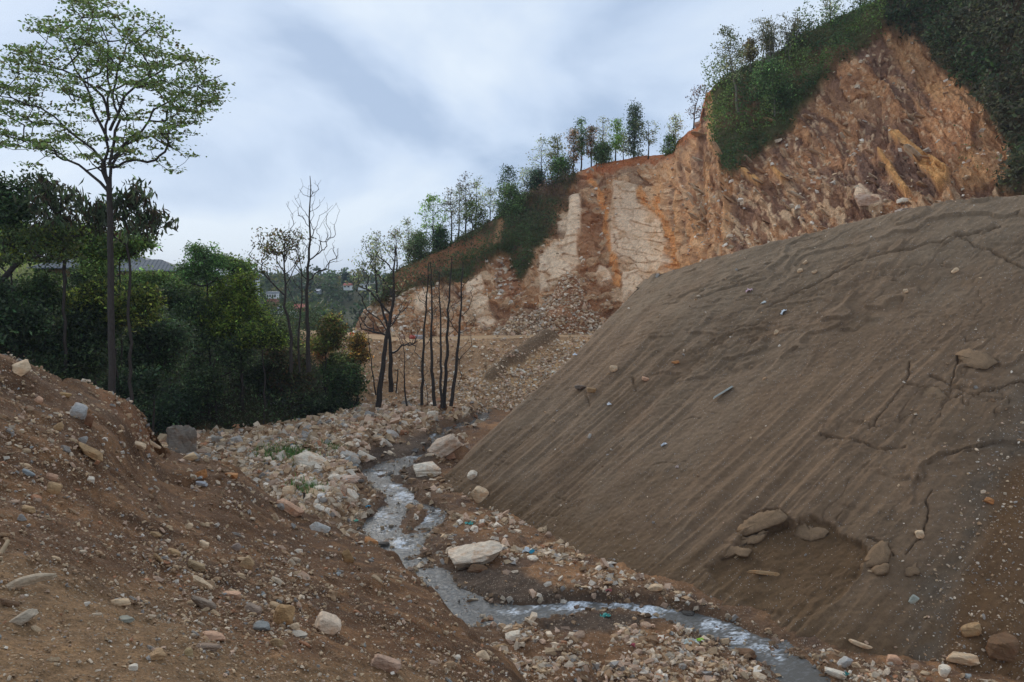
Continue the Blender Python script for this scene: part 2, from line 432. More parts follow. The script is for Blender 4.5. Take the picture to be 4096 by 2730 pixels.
# ------------------------------------------------------------------ left mound of brown gravel
SIL = [(-260, 352), (-60, 351), (0, 354), (12, 356), (30, 364), (45, 373), (61, 380), (77, 382), (94, 389), (105, 394), (111, 401), (123, 403), (131, 408), (138, 415), (144, 427), (149, 437), (159, 448), (185, 455), (207, 460), (226, 467), (255, 487), (276, 499), (301, 517), (332, 532), (353, 541), (381, 548), (391, 561), (416, 580), (430, 593), (446, 613), (463, 637), (491, 659), (506, 682), (530, 722), (560, 780), (600, 850)]
MC = [(-260, 352, 11), (-60, 352, 12), (0, 354, 12.8), (45, 373, 14), (94, 389, 15.4), (123, 403, 16), (144, 425, 17), (159, 448, 18.5), (226, 467, 20), (300, 517, 18.5), (353, 541, 17), (391, 561, 15.2), (430, 593, 12.8), (463, 637, 10.6), (506, 682, 9.0), (560, 780, 7),
      (0, 682, 3.6), (-260, 700, 3.3), (0, 850, 2.6), (300, 850, 3.0), (600, 860, 5.5), (150, 682, 4.0), (300, 682, 4.9), (400, 682, 6.4), (0, 600, 4.7), (0, 540, 6.0), (0, 450, 8.8), (-200, 500, 6), (150, 560, 8.0), (80, 480, 9.6), (250, 620, 6.8), (150, 620, 5.6), (200, 540, 10.5), (280, 560, 12), (330, 610, 9.0), (380, 640, 8.2), (430, 660, 8.0), (220, 500, 14.0), (120, 440, 13)]
fM = tps(MC)
us = np.concatenate([np.linspace(-260, -12, 30)[:-1], np.linspace(-12, 560, 390)])
vs = np.linspace(0, 1, 260)
top = ip(us, SIL) + 2.0 * fbm(us * .09, us * 0, 61, 3) * (us > -30)
PX = us[None, :] + 0 * vs[:, None]; PY = 850 + (top[None, :] - 850) * vs[:, None]
MG = P(PX, PY, fM(PX, PY))
# the far side of the mound falls away behind the crest
sk = []
T0 = MG[-1]
vd = T0[:, :2] / np.linalg.norm(T0[:, :2], axis=1, keepdims=True)
dirn = vd + np.array([0.35, 0.0]); dirn /= np.linalg.norm(dirn, axis=1, keepdims=True)
for k in range(1, 34):
    s = 0.12 * k + 0.012 * k * k
    q_ = T0.copy(); q_[:, :2] += dirn * s; q_[:, 2] -= 0.85 * s * np.minimum(1, .3 + k * .08)
    sk.append(q_)
MG = np.concatenate([MG, np.array(sk)], 0)
X, Y = MG[..., 0], MG[..., 1]
nn = normals(MG); nn *= np.sign(nn[..., 2:3])
sc = np.clip(Y / 9, .35, 1.8)
rv = fbm((X - .55 * Y) * 1.1, (Y + .55 * X) * .28, 64, 4)
dsp = sc * (0.13 * fbm(X * .8, Y * .8, 62, 4) + 0.10 * rv) + 0.035 * fbm(X * 4, Y * 4, 63, 4, .6) + 0.012 * fbm(X * 16, Y * 16, 66, 3, .6)
edge = np.ones(MG.shape[:2]); edge[245:262] = 0.55
MG = MG + nn * (dsp * edge)[..., None]
mpx, mpy = proj(MG)
col = np.zeros(MG.shape) + np.array([0.108, 0.061, 0.034])
a = fbm(X * .7, Y * .7, 67, 5); b = fbm(X * 2.5, Y * 2.5, 68, 4)
col = mixc(col, (0.075, 0.044, 0.026), sst(0, .35, a) * .7)
col = mixc(col, (0.20, 0.115, 0.06), sst(0.05, .4, b) * .7)
track = pmask(mpx + 20 * a, mpy + 12 * b, [(-260, 560), (0, 552), (90, 575), (170, 610), (260, 660), (420, 672), (520, 720), (520, 860), (-260, 860)], 26)
col = mixc(col, (0.205, 0.142, 0.085), track * .8)
col = mixc(col, (0.20, 0.10, 0.05), pmask(mpx, mpy, [(95, 386), (128, 402), (148, 430), (160, 450), (150, 455), (128, 425), (100, 400)], 5) * .7)
M_mound = ground_mat('mound_material', scales=(2.5, 14, 60), amp=(.25, .4, .5), speck=38, speck_thr=0.66, speck_col=(0.30, 0.235, 0.16, 1), bump=0.9, bdist=0.035)
mound_o = grid_obj('gravel_mound', MG, col, M_mound)

# ------------------------------------------------------------------ right pile of grey-brown tailings
def toep(px, py):
    p = on_floor(px, py); p[2] -= 0.25; return p
PAIRS = [((435, 478), (650, 276)), ((462, 498), (726, 254)), ((490, 512), (803, 235)), ((525, 529), (870, 220)), ((560, 546), (935, 206)), ((600, 562), (990, 200)), ((640, 579), (1040, 196)), ((680, 596), (1085, 192)), ((720, 612), (1115, 190)), ((760, 630), (1140, 190)), ((800, 645), (1165, 190)), ((870, 662), (1200, 190)), ((950, 680), (1250, 185)), ((1060, 700), (1320, 180)), ((1250, 720), (1420, 175))]
prs = []
for (a, b) in PAIRS:
    T = toep(*a)
    lo, hi = T[1] * .8, 110
    f = lambda Yv: (lambda q: (q[2] - T[2]) / max(1e-3, math.hypot(q[0] - T[0], q[1] - T[1])))(P(b[0], b[1], Yv))
    best = min(np.linspace(T[1] * 0.9, T[1] * 1.9 + 8, 600), key=lambda Yv: abs(f(Yv) - 0.78) + (0.2 if P(b[0], b[1], Yv)[1] < T[1] + 1 else 0))
    prs.append((T, P(b[0], b[1], best)))
# hidden far side of the cone
T0, S0 = prs[0]
ring = []
for (tx, ty), off in [((10, 60), (.6, 2.2)), ((3.5, 56), (.5, 1.6)), ((-1.0, 50.5), (.4, 1.0)), ((-3.0, 45), (.2, .45))]:
    ring.append((np.array([tx, ty, T0[2]]), S0 + np.array([off[0], off[1], 0.0])))
prs = ring + prs
TT = np.array([a for a, b in prs]); SS = np.array([b for a, b in prs])
kk = np.arange(len(prs)); 
def dens(A, n_first, n_rest):
    u = np.concatenate([np.linspace(0, 4, n_first)[:-1], np.linspace(4, len(prs) - 1, n_rest)])
    # smooth (cubic) interpolation
    outp = np.zeros((len(u), 3))
    i = np.clip(np.floor(u).astype(int), 0, len(A) - 2); t = (u - i)[:, None]
    g = lambda j: A[np.clip(j, 0, len(A) - 1)]
    p0, p1, p2, p3 = g(i - 1), g(i), g(i + 1), g(i + 2)
    return 0.5 * ((2 * p1) + (-p0 + p2) * t + (2 * p0 - 5 * p1 + 4 * p2 - p3) * t ** 2 + (-p0 + 3 * p1 - 3 * p2 + p3) * t ** 3), u
TD, ud = dens(TT, 26, 560); SD, _ = dens(SS, 26, 560)
# rows: a little below the toe, the face, the rounded brow, the top and back
nf = 430
vv = np.linspace(-0.10, 1.0, nf)
G = TD[None] * (1 - vv[:, None, None]) + SD[None] * vv[:, None, None]
G[..., 2] += (-0.75 * np.sin(np.clip(vv, 0, 1) * math.pi))[:, None] * 0.5
hd = SD - TD; hd[:, 2] = 0; hd /= np.linalg.norm(hd, axis=1, keepdims=True)
i4 = int(np.searchsorted(ud, 4.0)); hd[:i4] = hd[i4]
bk = []
for k in range(1, 40):
    s = 0.10 * k + 0.010 * k * k
    q_ = SD + hd * s; q_[:, 2] += 0.05 * s * math.exp(-s / 3) - 0.03 * s - 0.6 * max(0, s - 12); bk.append(q_)
PG = np.concatenate([G, np.array(bk)], 0)
ppx, ppy = proj(PG)
# coordinates along contour (U, m) and along fall line (V, m)
U = np.cumsum(np.linalg.norm(np.diff((TD + SD) / 2, axis=0, prepend=((TD + SD) / 2)[:1]), axis=1))[None, :] + 0 * ppx
Vc = np.concatenate([vv * 19, 19 + np.arange(1, 40) * .35])[:, None] + 0 * ppx
vn = np.clip(Vc / 19, 0, 1.2)
nn = normals(PG); nn *= np.sign(nn[..., 2:3])
wU = U + 0.22 * fbm(U * .3, Vc * .12, 71, 3)
fan = sst(0.95, 0.15, vn)                                     # rills are strongest low on the face
r1 = 1 - np.abs(fbm(wU * 1.1, Vc * .07, 72, 4, .55)) * 2
r2 = fbm(wU * 4.0, Vc * .22, 73, 3)
rmod = sst(-.35, .35, fbm(U * .22, Vc * .12, 171, 3))
rill = (0.19 * (r1 - .6) + 0.05 * r2 + .03 * fbm(wU * 8, Vc * .6, 172, 3)) * (0.2 + 0.8 * fan) * (.25 + .75 * rmod)
big = 0.20 * fbm(U * .16, Vc * .16, 74, 3)
# crusted slabs: scalloped steps that face downhill
st = np.zeros(U.shape); scarp = np.zeros(U.shape)
for (sU, sV, amp, seed) in [(.16, .30, .22, 75), (.33, .6, .13, 76), (.8, 1.2, .06, 77)]:
    f1 = fbm(U * sU + .5 * fbm(U * .6, Vc * .6, seed + 20, 3), Vc * sV, seed, 4, .55) * 3.2 + Vc * 0.04 * (3 if seed == 75 else 5) + .12 * fbm(U * 2.5, Vc * 2.5, seed + 40, 3, .6)
    fr_ = f1 - np.floor(f1)
    # saw tooth: slow rise then abrupt drop
    saw = np.where(fr_ < .95, fr_ / .95, (1 - fr_) / .05)
    st += (.50 + .35 * sst(16, 30, U)) * amp * (saw - .5) * sst(-.25, .35, fbm(U * .28, Vc * .28, seed + 60, 3)); scarp = np.maximum(scarp, (fr_ > .90) * amp / .22)
crust = sst(0.30, 0.62, vn + .22 * fbm(U * .2, Vc * .2, 78, 3) + 0.25 * sst(26, 34, U))
fine = 0.045 * fbm(U * 2.2, Vc * 2.2, 79, 5, .62) + 0.022 * fbm(U * 10, Vc * 10, 80, 3, .6)
dsp = rill + big + st * crust + fine
# cracks
ck = np.zeros(U.shape)
f2 = fbm(U * .5 + .7 * fbm(U * .9, Vc * .9, 83, 3), Vc * .35, 81, 3)
ck = .45 * sst(.016, .005, np.abs(f2)) * sst(.15, .45, fbm(U * .3, Vc * .3, 82, 2) + .25 * vn)
def crack(pts, wid=1.3, dep=.3):
    global ck
    d, _, _ = pline(ppx + 2.2 * fbm(ppx * .12, ppy * .12, 85, 3), ppy + 2.2 * fbm(ppx * .12, ppy * .12, 86, 3), pts)
    ck = np.maximum(ck, sst(wid * .75, wid * .25, d) * dep / .25 * (.55 + .45 * sst(-.3, .2, fbm(ppx * .15, ppy * .15, 187, 2))))
crack([(752, 512), (763, 511), (778, 508), (787, 517), (795, 522), (808, 516)])
crack([(745, 533), (770, 526), (795, 522)], 1.5)
crack([(868, 537), (888, 546), (895, 560)], 1.0)
crack([(932, 488), (926, 500), (928, 515), (922, 535), (905, 553)], 1.2)
crack([(1024, 270), (985, 250), (960, 240)], 1.5); crack([(910, 362), (909, 374), (905, 385)], 1.4)
crack([(960, 352), (950, 390), (905, 385), (870, 430)], 1.0)
crack([(768, 306), (810, 286), (860, 262), (935, 243), (1000, 228)], 1.6)
crack([(632, 376), (634, 390)], 1.5); crack([(585, 392), (589, 405)], 1.4)
crack([(820, 436), (850, 440), (880, 450), (905, 447)], 1.4); crack([(930, 376), (970, 392), (1024, 380)], 1.5)
dsp -= 0.20 * ck
# the slumped hollow low on the face, with a few plates of crust left standing
n1_, n2_ = 4 * fbm(ppx * .06, ppy * .06, 87, 4, .6), 3 * fbm(ppx * .06, ppy * .06, 88, 4, .6)
n1_ = n1_ + 2.2 * fbm(ppx * .25, ppy * .25, 187, 3, .6); n2_ = n2_ + 1.8 * fbm(ppx * .25, ppy * .25, 188, 3, .6); qx, qy = ppx + n1_, ppy + n2_
slump = pmask(qx, qy, [(708, 566), (735, 545), (742, 533), (775, 523), (796, 521), (812, 515), (832, 522), (840, 533), (862, 541), (868, 552), (860, 575), (840, 600), (800, 620), (740, 600), (715, 585)], 1.6)
deep = slump * sst(640, 520, ppy) 
plates = np.zeros(U.shape)
for pl in [[(734, 533), (757, 512), (778, 509), (788, 518), (770, 527), (745, 533)], [(735, 541), (750, 534), (768, 530), (760, 542), (742, 546)], [(716, 557), (725, 545), (752, 550), (745, 557), (728, 554)], [(793, 533), (800, 522), (828, 528), (820, 540), (800, 541)], [(860, 566), (880, 540), (890, 548), (888, 562), (875, 568)], [(870, 566), (888, 563), (889, 572), (876, 574)]]:
    pass
Fa, Fb, ra, rb2, dxa, dya = vor(U * 2.2, Vc * 2.2, 9)
dsp = dsp * (1 - .6 * slump) - 0.26 * deep + slump * (0.10 * fbm(U * 2, Vc * 2, 89, 5, .65))
# rounded lumps near the toe on the right
PG = PG + nn * dsp[..., None]
# colours
col = np.zeros(PG.shape) + np.array([0.143, 0.106, 0.077])
a = fbm(U * .25, Vc * .25, 91, 4); b = fbm(wU * 1.2, Vc * .12, 92, 4); c = fbm(U * 1.5, Vc * 1.5, 93, 4)
col = mixc(col, (0.105, 0.080, 0.058), sst(-.05, .35, a) * .8)
col = mixc(col, (0.172, 0.128, 0.092), sst(0.0, .4, b) * .5)
col = mixc(col, (0.150, 0.122, 0.096), sst(0.0, .3, fbm(U * .3, Vc * .3, 94, 4)) * .5)
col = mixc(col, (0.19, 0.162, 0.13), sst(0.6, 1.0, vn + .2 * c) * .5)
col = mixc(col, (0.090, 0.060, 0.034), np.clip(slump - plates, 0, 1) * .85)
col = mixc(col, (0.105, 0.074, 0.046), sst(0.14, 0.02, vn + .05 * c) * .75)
rr = pmask(ppx + 8 * a + 6 * c, ppy, [(1024, 380), (1060, 360), (1200, 500), (1200, 720), (900, 690), (905, 640), (925, 570), (960, 490), (1000, 420)], 14)
col = mixc(col, (0.105, 0.090, 0.075), rr * .7 * sst(-.5, .2, c))
rr = pmask(ppx + 8 * a + 8 * c, ppy, [(1005, 470), (1060, 440), (1200, 500), (1200, 720), (930, 690), (940, 660), (960, 600), (985, 530)], 12)
col = mixc(col, (0.120, 0.070, 0.034), rr * .75)
M_pile = ground_mat('tailings_material', scales=(1.2, 8, 50), amp=(.12, .18, .35), speck=22, speck_thr=0.93, speck_col=(0.38, 0.36, 0.33, 1), bump=0.55, bdist=0.03)
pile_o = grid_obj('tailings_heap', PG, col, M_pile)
# flat crust slabs left standing round the slumped hollow: parts of the heap
M_crust = ground_mat('crust_material', scales=(1.2, 8, 50), amp=(.12, .18, .35), bump=0.6, bdist=0.03)
def crust(poly, lift, thick, seed, tint=1.0):
    rs = np.random.RandomState(seed); pts = []
    for (x0, y0), (x1, y1) in zip(poly, poly[1:] + poly[:1]):
        L = math.hypot(x1 - x0, y1 - y0); k = max(2, int(L / 2.6))
        for i in range(k):
            t = i / k; pts.append((x0 + (x1 - x0) * t + rs.normal(0, .7), y0 + (y1 - y0) * t + rs.normal(0, .55)))
    cxp, cyp = np.mean([p[0] for p in pts]), np.mean([p[1] for p in pts])
    hc = hit(cxp, cyp, ['tailings_heap']); n_ = Vector((-.60, -.50, .62)).normalized()
    base_p = hc[0] + n_ * lift
    ring_ = []
    for (a, b) in pts:                       # on the plane of the crust
        d = Vector(P(a, b, 1.0)) - Vector((0, 0, CZ)); o_ = Vector((0, 0, CZ)); t = (base_p - o_).dot(n_) / d.dot(n_); ring_.append(o_ + d * t)
    cen = sum(ring_, Vector()) / len(ring_)
    n = len(ring_); V = [tuple(cen + n_ * .02)]; 
    for f in (.55, 1.0):
        for p in ring_: V.append(tuple(cen + (p - cen) * f + n_ * rs.normal(0, .006 if f < 1 else .012)))
    for p in ring_: V.append(tuple(cen + (p - cen) * .93 - n_ * thick))
    fc = []
    for i in range(n):
        j = (i + 1) % n
        fc.append((0, 1 + i, 1 + j)); fc.append((1 + i, 1 + n + i, 1 + n + j, 1 + j)); fc.append((1 + n + i, 1 + 2 * n + i, 1 + 2 * n + j, 1 + n + j))
    me = bpy.data.meshes.new('crust_slab'); me.from_pydata(V, [], fc); me.update()
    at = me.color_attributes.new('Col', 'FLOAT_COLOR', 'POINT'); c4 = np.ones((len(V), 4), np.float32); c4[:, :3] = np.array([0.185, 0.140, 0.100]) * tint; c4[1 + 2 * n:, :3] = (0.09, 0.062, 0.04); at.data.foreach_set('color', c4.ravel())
    for p_ in me.polygons: p_.use_smooth = p_.index % 3 != 2
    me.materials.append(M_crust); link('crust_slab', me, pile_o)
for i, (pl, lf) in enumerate([([(734, 533), (745, 521), (757, 512), (770, 511), (779, 509), (788, 517), (780, 523), (768, 527), (752, 533), (745, 535)], .16), ([(735, 541), (742, 537), (752, 535), (768, 530), (763, 538), (758, 542), (748, 544), (740, 547)], .14), ([(716, 557), (724, 546), (738, 546), (752, 550), (747, 557), (736, 555), (727, 556), (720, 560)], .14),
                           ([(793, 533), (797, 524), (806, 523), (812, 528), (822, 527), (829, 531), (822, 538), (812, 541), (800, 539)], .12), ([(860, 566), (868, 552), (879, 541), (887, 541), (890, 552), (888, 561), (874, 568)], .16), ([(871, 569), (880, 564), (889, 564), (889, 571), (880, 575), (873, 574)], .15), ([(906, 568), (916, 564), (920, 572), (912, 577), (904, 575)], .1),
                           ([(955, 354), (968, 348), (985, 352), (998, 362), (985, 370), (965, 366)], .07), ([(906, 392), (920, 384), (938, 388), (948, 398), (932, 404), (914, 402)], .07)]):
    crust(pl, lf, .16 if lf > .1 else .1, i + 500)

# ------------------------------------------------------------------ haul road and scree below it
RP = [(300, 333), (337, 336), (361, 338), (400, 341), (422, 342.5), (446, 340.5), (480, 339), (525, 338), (581, 337.5), (660, 337)]
rp = np.linspace(300, 660, 200)
outer = P(rp, ip(rp, RP), 70.0)
inner = outer.copy(); inner[:, 1] += 6.5; inner[:, 0] *= 76.5 / 70
rows = np.linspace(0, 1, 18)[:, None, None]
RG = outer[None] * (1 - rows) + inner[None] * rows
RG[..., 2] += 0.05 * fbm(RG[..., 0] * .8, RG[..., 1] * .8, 101, 3) 
col = np.zeros(RG.shape) + np.array([0.36, 0.27, 0.18]); col = mixc(col, (0.27, 0.20, 0.14), sst(0, .5, fbm(RG[..., 0] * .6, RG[..., 1] * 2, 102, 3)))
M_scree = ground_mat('scree_material', gain=1.35, scales=(.8, 5, 22), amp=(.2, .35, .45), speck=7, speck_thr=0.55, speck_col=(0.42, 0.31, 0.20, 1), bump=0.8, bdist=0.12)
grid_obj('dirt_road', RG, col, ground_mat('road_material', scales=(.8, 3, 12), amp=(.1, .15, .2)), bvh=True)
toes = P(rp, ip(rp, [(300, 372), (350, 398), (440, 402), (480, 412), (520, 405), (660, 400)]), 61.0); toes[:, 2] = RZ - 10.2
rows = np.linspace(0, 1, 170)[:, None, None]
GS = toes[None] * (1 - rows) + outer[None] * rows
X, Y = GS[..., 0], GS[..., 1]; spx, spy = proj(GS)
GS[..., 2] += (0.35 * fbm(X * .3, Y * .3, 103, 4) + 0.13 * fbm(X * 1.2, Y * 1.2, 104, 4)) * np.sin(np.clip(rows[..., 0], 0, 1) * math.pi) ** .4 * 1.0
streak, _, _ = pline(spx, spy, [(552, 334), (520, 357), (488, 381)])
GS[..., 2] += 0.75 * sst(9, 1, streak + 2 * fbm(X, Y, 105, 2))
col = np.zeros(GS.shape) + np.array([0.31, 0.215, 0.14])
col = mixc(col, (0.50, 0.36, 0.215), pmask(spx + 8 * fbm(X * .5, Y * .5, 106), spy, [(560, 345), (620, 340), (560, 420), (430, 420), (410, 400), (470, 380)], 10) * .9)
col = mixc(col, (0.22, 0.15, 0.10), sst(0, .4, fbm(X * .4, Y * .4, 107, 4)) * .6)
col = mixc(col, (0.150, 0.112, 0.080), sst(9, 5, streak + 3 * fbm(X, Y, 105, 3)))
scree_o = grid_obj('scree_slope', GS, col, M_scree)

# ------------------------------------------------------------------ the quarried hillside
SKY = [(352, 336), (358, 322), (364, 311), (372, 304), (385, 297), (390, 276), (420, 258), (452, 245), (471, 232), (493, 220), (508, 208), (520, 196), (549, 186), (576, 173), (597, 164), (621, 160), (636, 157), (660, 155), (672, 153), (677, 142), (688, 132), (699, 126), (704, 110), (706, 94), (715, 86), (730, 74), (780, 52), (807, 32), (870, 4), (940, -25), (1000, -50), (1180, -110)]
HC = [(352, 338, 76), (385, 338, 76.3), (420, 338, 76), (450, 337, 76), (525, 337, 75.5), (600, 336, 75), (640, 330, 72), (700, 300, 62),
      (358, 320, 79), (385, 298, 82), (390, 276, 88), (452, 245, 94), (493, 220, 98), (549, 186, 102), (597, 164, 101), (640, 157, 99), (672, 153, 95), (699, 127, 90), (706, 94, 86), (730, 74, 86), (780, 52, 84), (870, 4, 78), (1000, -50, 70), (1180, -110, 64),
      (400, 310, 80), (460, 290, 82), (480, 310, 79), (505, 300, 80), (516, 283, 85), (540, 292, 83), (560, 245, 87), (575, 205, 93), (540, 320, 79), (572, 290, 79.5), (565, 315, 76.5),
      (600, 300, 79), (600, 250, 86), (600, 200, 95), (640, 270, 81), (640, 210, 91), (660, 250, 79), (672, 220, 78), (690, 260, 68), (692, 200, 74), (700, 160, 80), (708, 130, 84),
      (718, 160, 77), (725, 120, 80), (722, 245, 64), (735, 200, 69), (760, 160, 72), (780, 100, 77), (840, 70, 73), (885, 32, 73),
      (800, 235, 58), (800, 180, 65), (860, 220, 55), (860, 150, 63), (900, 212, 53), (900, 120, 64), (930, 60, 68), (960, 190, 51), (960, 120, 57), (1000, 205, 48), (1010, 130, 52), (1000, 30, 60), (1180, 200, 44), (1180, 50, 52),
      (700, 340, 59), (900, 300, 48), (1180, 290, 41)]
fH = tps(HC)
us = np.concatenate([np.linspace(352, 1030, 640), np.linspace(1030, 1180, 40)[1:]])
bot = ip(us, [(352, 345), (600, 345), (640, 335), (720, 300), (1024, 262), (1180, 250)])
topl = ip(us, SKY)
vs = np.linspace(0, 1, 320)
PX = us[None, :] + 0 * vs[:, None]; PY = bot[None] + (topl - bot)[None] * vs[:, None]
HG = P(PX, PY, fH(PX, PY))
T0 = HG[-1]; sk = []
for k in range(1, 26):
    s = 0.4 * k + 0.05 * k * k; q_ = T0.copy(); q_[:, 1] += s; q_[:, 0] += .15 * s; q_[:, 2] -= 0.10 * s + 0.004 * s * s; sk.append(q_)
HG = np.concatenate([HG, np.array(sk)], 0)
hx, hy = proj(HG); hy = np.where(np.arange(HG.shape[0])[:, None] >= 320, topl[None] - 1, hy)
nn = normals(HG); fl = np.sign(-(nn * (HG - np.array([0, 0, CZ]))).sum(-1, keepdims=True)); fl[320:] = fl[319:320]; nn = nn * fl
nn[320:] = nn[319:320]
w1, w2 = fbm(hx * .03, hy * .03, 111, 4), fbm(hx * .03, hy * .03, 112, 4)
X, Y = hx + 7 * w1 + 2.5 * fbm(hx * .15, hy * .15, 113, 3), hy + 7 * w2 + 2.5 * fbm(hx * .15, hy * .15, 114, 3)
VA = pmask(X, Y, [(352, 200), (576, 120), (578, 174), (574, 184), (566, 198), (556, 218), (556, 234), (546, 248), (536, 258), (534, 274), (520, 286), (514, 283), (511, 262), (498, 260), (486, 271), (462, 283), (430, 289), (410, 292), (398, 299), (380, 306), (352, 306)], 2.5)
VB = pmask(X, Y, [(712, 40), (714, 92), (718, 120), (716, 150), (722, 166), (733, 174), (745, 166), (760, 153), (783, 139), (800, 116), (812, 96), (840, 66), (868, 46), (885, 33), (900, -60), (712, -60)], 2.5)
VC = pmask(X, Y, [(880, -200), (886, 28), (918, 40), (933, 52), (938, 68), (958, 82), (968, 96), (985, 104), (996, 128), (1003, 142), (1012, 152), (1010, 172), (1000, 190), (1012, 200), (1200, 215), (1200, -200)], 3)
vegm = np.clip(VA + VB + VC, 0, 1)
# chunky rock: steps per cell, dipping beds
rockm = 1 - vegm
left = sst(700, 660, hx)
ca, sa = math.cos(math.radians(55)), math.sin(math.radians(55))
bx = (X * ca + Y * sa); by = (-X * sa + Y * ca)               # along / across the dipping beds on the right
gx = np.where(left > .5, X, bx); gy = np.where(left > .5, Y, by)
F1, F2, A1, B1, DX1, DY1 = vor(gx * .035, gy * .07 * np.where(left > .5, .8, 1), 1)
F1b, F2b, A2, B2, DX2, DY2 = vor(gx * .09, gy * .20, 2)
F1c, F2c, A3, B3, DX3, DY3 = vor(gx * .22, gy * .45, 3)
face = 1.0 * (A1 - .5) + .9 * DX1 * (B1 - .5) + .9 * DY1 * (A1 - .5)
mid = .55 * (A2 - .5) + .6 * DX2 * (B2 - .5) + .5 * DY2 * (A2 - .5)
sml = .22 * (A3 - .5) + .2 * DY3 * (B3 - .5)
SL = [[(568, 195), (580, 194), (581, 212), (581, 232), (578, 244), (580, 259), (573, 269), (569, 278), (541, 294), (540, 259), (547, 253), (562, 243), (567, 234), (557, 231), (557, 219), (568, 215)],
      [(614, 181), (637, 185), (638, 203), (648, 207), (660, 223), (668, 259), (660, 272), (636, 272), (611, 254), (608, 216), (612, 194)],
      [(622, 300), (622, 272), (655, 272), (640, 288)], [(474, 300), (480, 297), (489, 300), (488, 310), (480, 316), (472, 312)], [(478, 320), (487, 313), (495, 318), (491, 327), (480, 328)],
      [(468, 285), (482, 277), (484, 292), (474, 299), (465, 296)], [(415, 300), (424, 290), (430, 300), (422, 315), (414, 314)], [(436, 328), (450, 322), (456, 334), (436, 337)],
      [(855, 198), (862, 186), (880, 196), (884, 206), (860, 208)], [(600, 262), (606, 265), (612, 280), (602, 284), (596, 274)]]
slab = np.zeros(hx.shape)
for s in SL: slab = np.maximum(slab, pmask(hx + 3 * w1, hy + 3 * w2, s, 1.6))
F1d, F2d, _a, _b, _c, _d = vor(hx * .055 + .12 * w1, hy * .17 + .15 * w2, 5)
fanm = pmask(X, Y, [(571, 276), (585, 300), (612, 345), (505, 345), (520, 325), (545, 310), (560, 290)], 4)
fanm = np.maximum(fanm, pmask(X, Y, [(488, 345), (500, 326), (520, 316), (545, 325), (560, 345)], 4))
rough_k = rockm * (1 - .85 * slab) * (1 - .9 * fanm)
dsp = (face + mid + sml) * rough_k * np.where(left > .5, .62, .42) + slab * 0.25 
dsp = dsp + 0.5 * fbm(X * .05, Y * .05, 115, 3) * rockm + .18 * fbm(X * .25, Y * .25, 116, 4, .6) * rough_k + fanm * (.6 + .12 * fbm(X * .4, Y * .4, 118, 3))
# flutes in the soft orange column
cm = pmask(X, Y, [(668, 150), (700, 128), (716, 92), (717, 150), (722, 172), (735, 180), (722, 262), (664, 272), (660, 230), (650, 200)], 6)
dsp = dsp * (1 - .5 * cm) + cm * (.8 * fbm(X * .16, Y * .022, 119, 4, .6))
crk = slab * sst(.075, .03, F2d - F1d) * (.35 + .65 * sst(-.2, .3, fbm(X * .05, Y * .05, 129, 3)))
dsp = dsp + slab * .22 * (_a - .5) - .16 * np.clip(crk, 0, 1) + vegm * (.5 * fbm(hx * .09, hy * .09, 117, 4) + .5 * sst(0, 1, vegm))
ribs = [[(890, 136), (900, 135), (925, 152), (950, 170), (952, 188), (938, 192), (925, 175)], [(880, 158), (886, 160), (900, 178), (914, 199), (907, 200), (893, 180)], [(740, 170), (746, 168), (764, 184), (760, 188)], [(770, 168), (778, 172), (790, 184), (786, 188)]]
rb = np.zeros(hx.shape)
for s in ribs: rb = np.maximum(rb, pmask(hx + 3 * w1, hy + 3 * w2, s, 1.5))
dsp = dsp + .7 * rb
rim = sst(0, 8, hy - topl[None]) # keep the crest line where it is
dsp = dsp * (0.25 + .75 * rim); dsp[320:] = dsp[319:320] * .5
HG = HG + nn * dsp[..., None]
col = np.zeros(HG.shape) + np.array([0.30, 0.18, 0.108])
v = fbm(X * .04, Y * .04, 121, 4); v2 = fbm(bx * .05, by * .14, 122, 4)
right = 1 - left
col = mixc(col, (0.215, 0.125, 0.085), right * .75); col = mixc(col, (0.135, 0.085, 0.068), sst(-.1, .3, v2) * right * .85)
col = mixc(col, (0.38, 0.235, 0.14), sst(.08, .35, -v2) * right * .7)
col = mixc(col, (0.46, 0.36, 0.27), (A2 > .55) * rockm * left * .85)
col = mixc(col, (0.36, 0.19, 0.095), (A1 > .7) * rockm * .4)
col = mixc(col, (0.17, 0.10, 0.07), (A1 < .25) * rockm * .6)
lowr = sst(150, 235, hy) * right
col = mixc(col, (0.50, 0.39, 0.28), (A2 > .74) * lowr * .75)
col = mixc(col, (0.45, 0.35, 0.26), (A3 > .86) * rockm * .6)
col = mixc(col, (0.46, 0.28, 0.155), cm * sst(-.5, .3, fbm(X * .16, Y * .022, 123, 3)) * .85)
og = pmask(X, Y, [(887, 31), (920, 42), (936, 66), (958, 84), (986, 106), (1000, 140), (1012, 160), (1000, 178), (965, 190), (950, 168), (978, 130), (955, 110), (915, 80), (895, 60)], 6)
col = mixc(col, (0.40, 0.245, 0.135), og * (.5 + .5 * sst(-.3, .3, w1)))
col = mixc(col, (0.44, 0.27, 0.125), rb)
for s in [[(858, 160), (866, 158), (905, 200), (885, 205), (862, 185)], [(893, 150), (905, 150), (935, 190), (918, 198), (898, 172)]]:
    col = mixc(col, (0.15, 0.10, 0.085), pmask(X, Y, s, 2.5) * .85)
bm = pmask(X, Y, [(583, 190), (600, 200), (606, 240), (614, 285), (612, 300), (585, 305), (575, 275), (582, 240)], 4)
col = mixc(col, (0.26, 0.145, 0.085), bm * .75)
col = mixc(col, (0.40, 0.31, 0.225), bm * (A2 > .62) * .7)
for (a0, b0, c0, d0) in [(590, 175, 606, 212), (606, 212, 616, 280), (640, 190, 668, 262), (655, 200, 676, 262)]:
    d, _, _ = pline(X, Y, [(a0, b0), (c0, d0)]); col = mixc(col, (0.50, 0.25, 0.10), sst(5, 2, d) * .8)
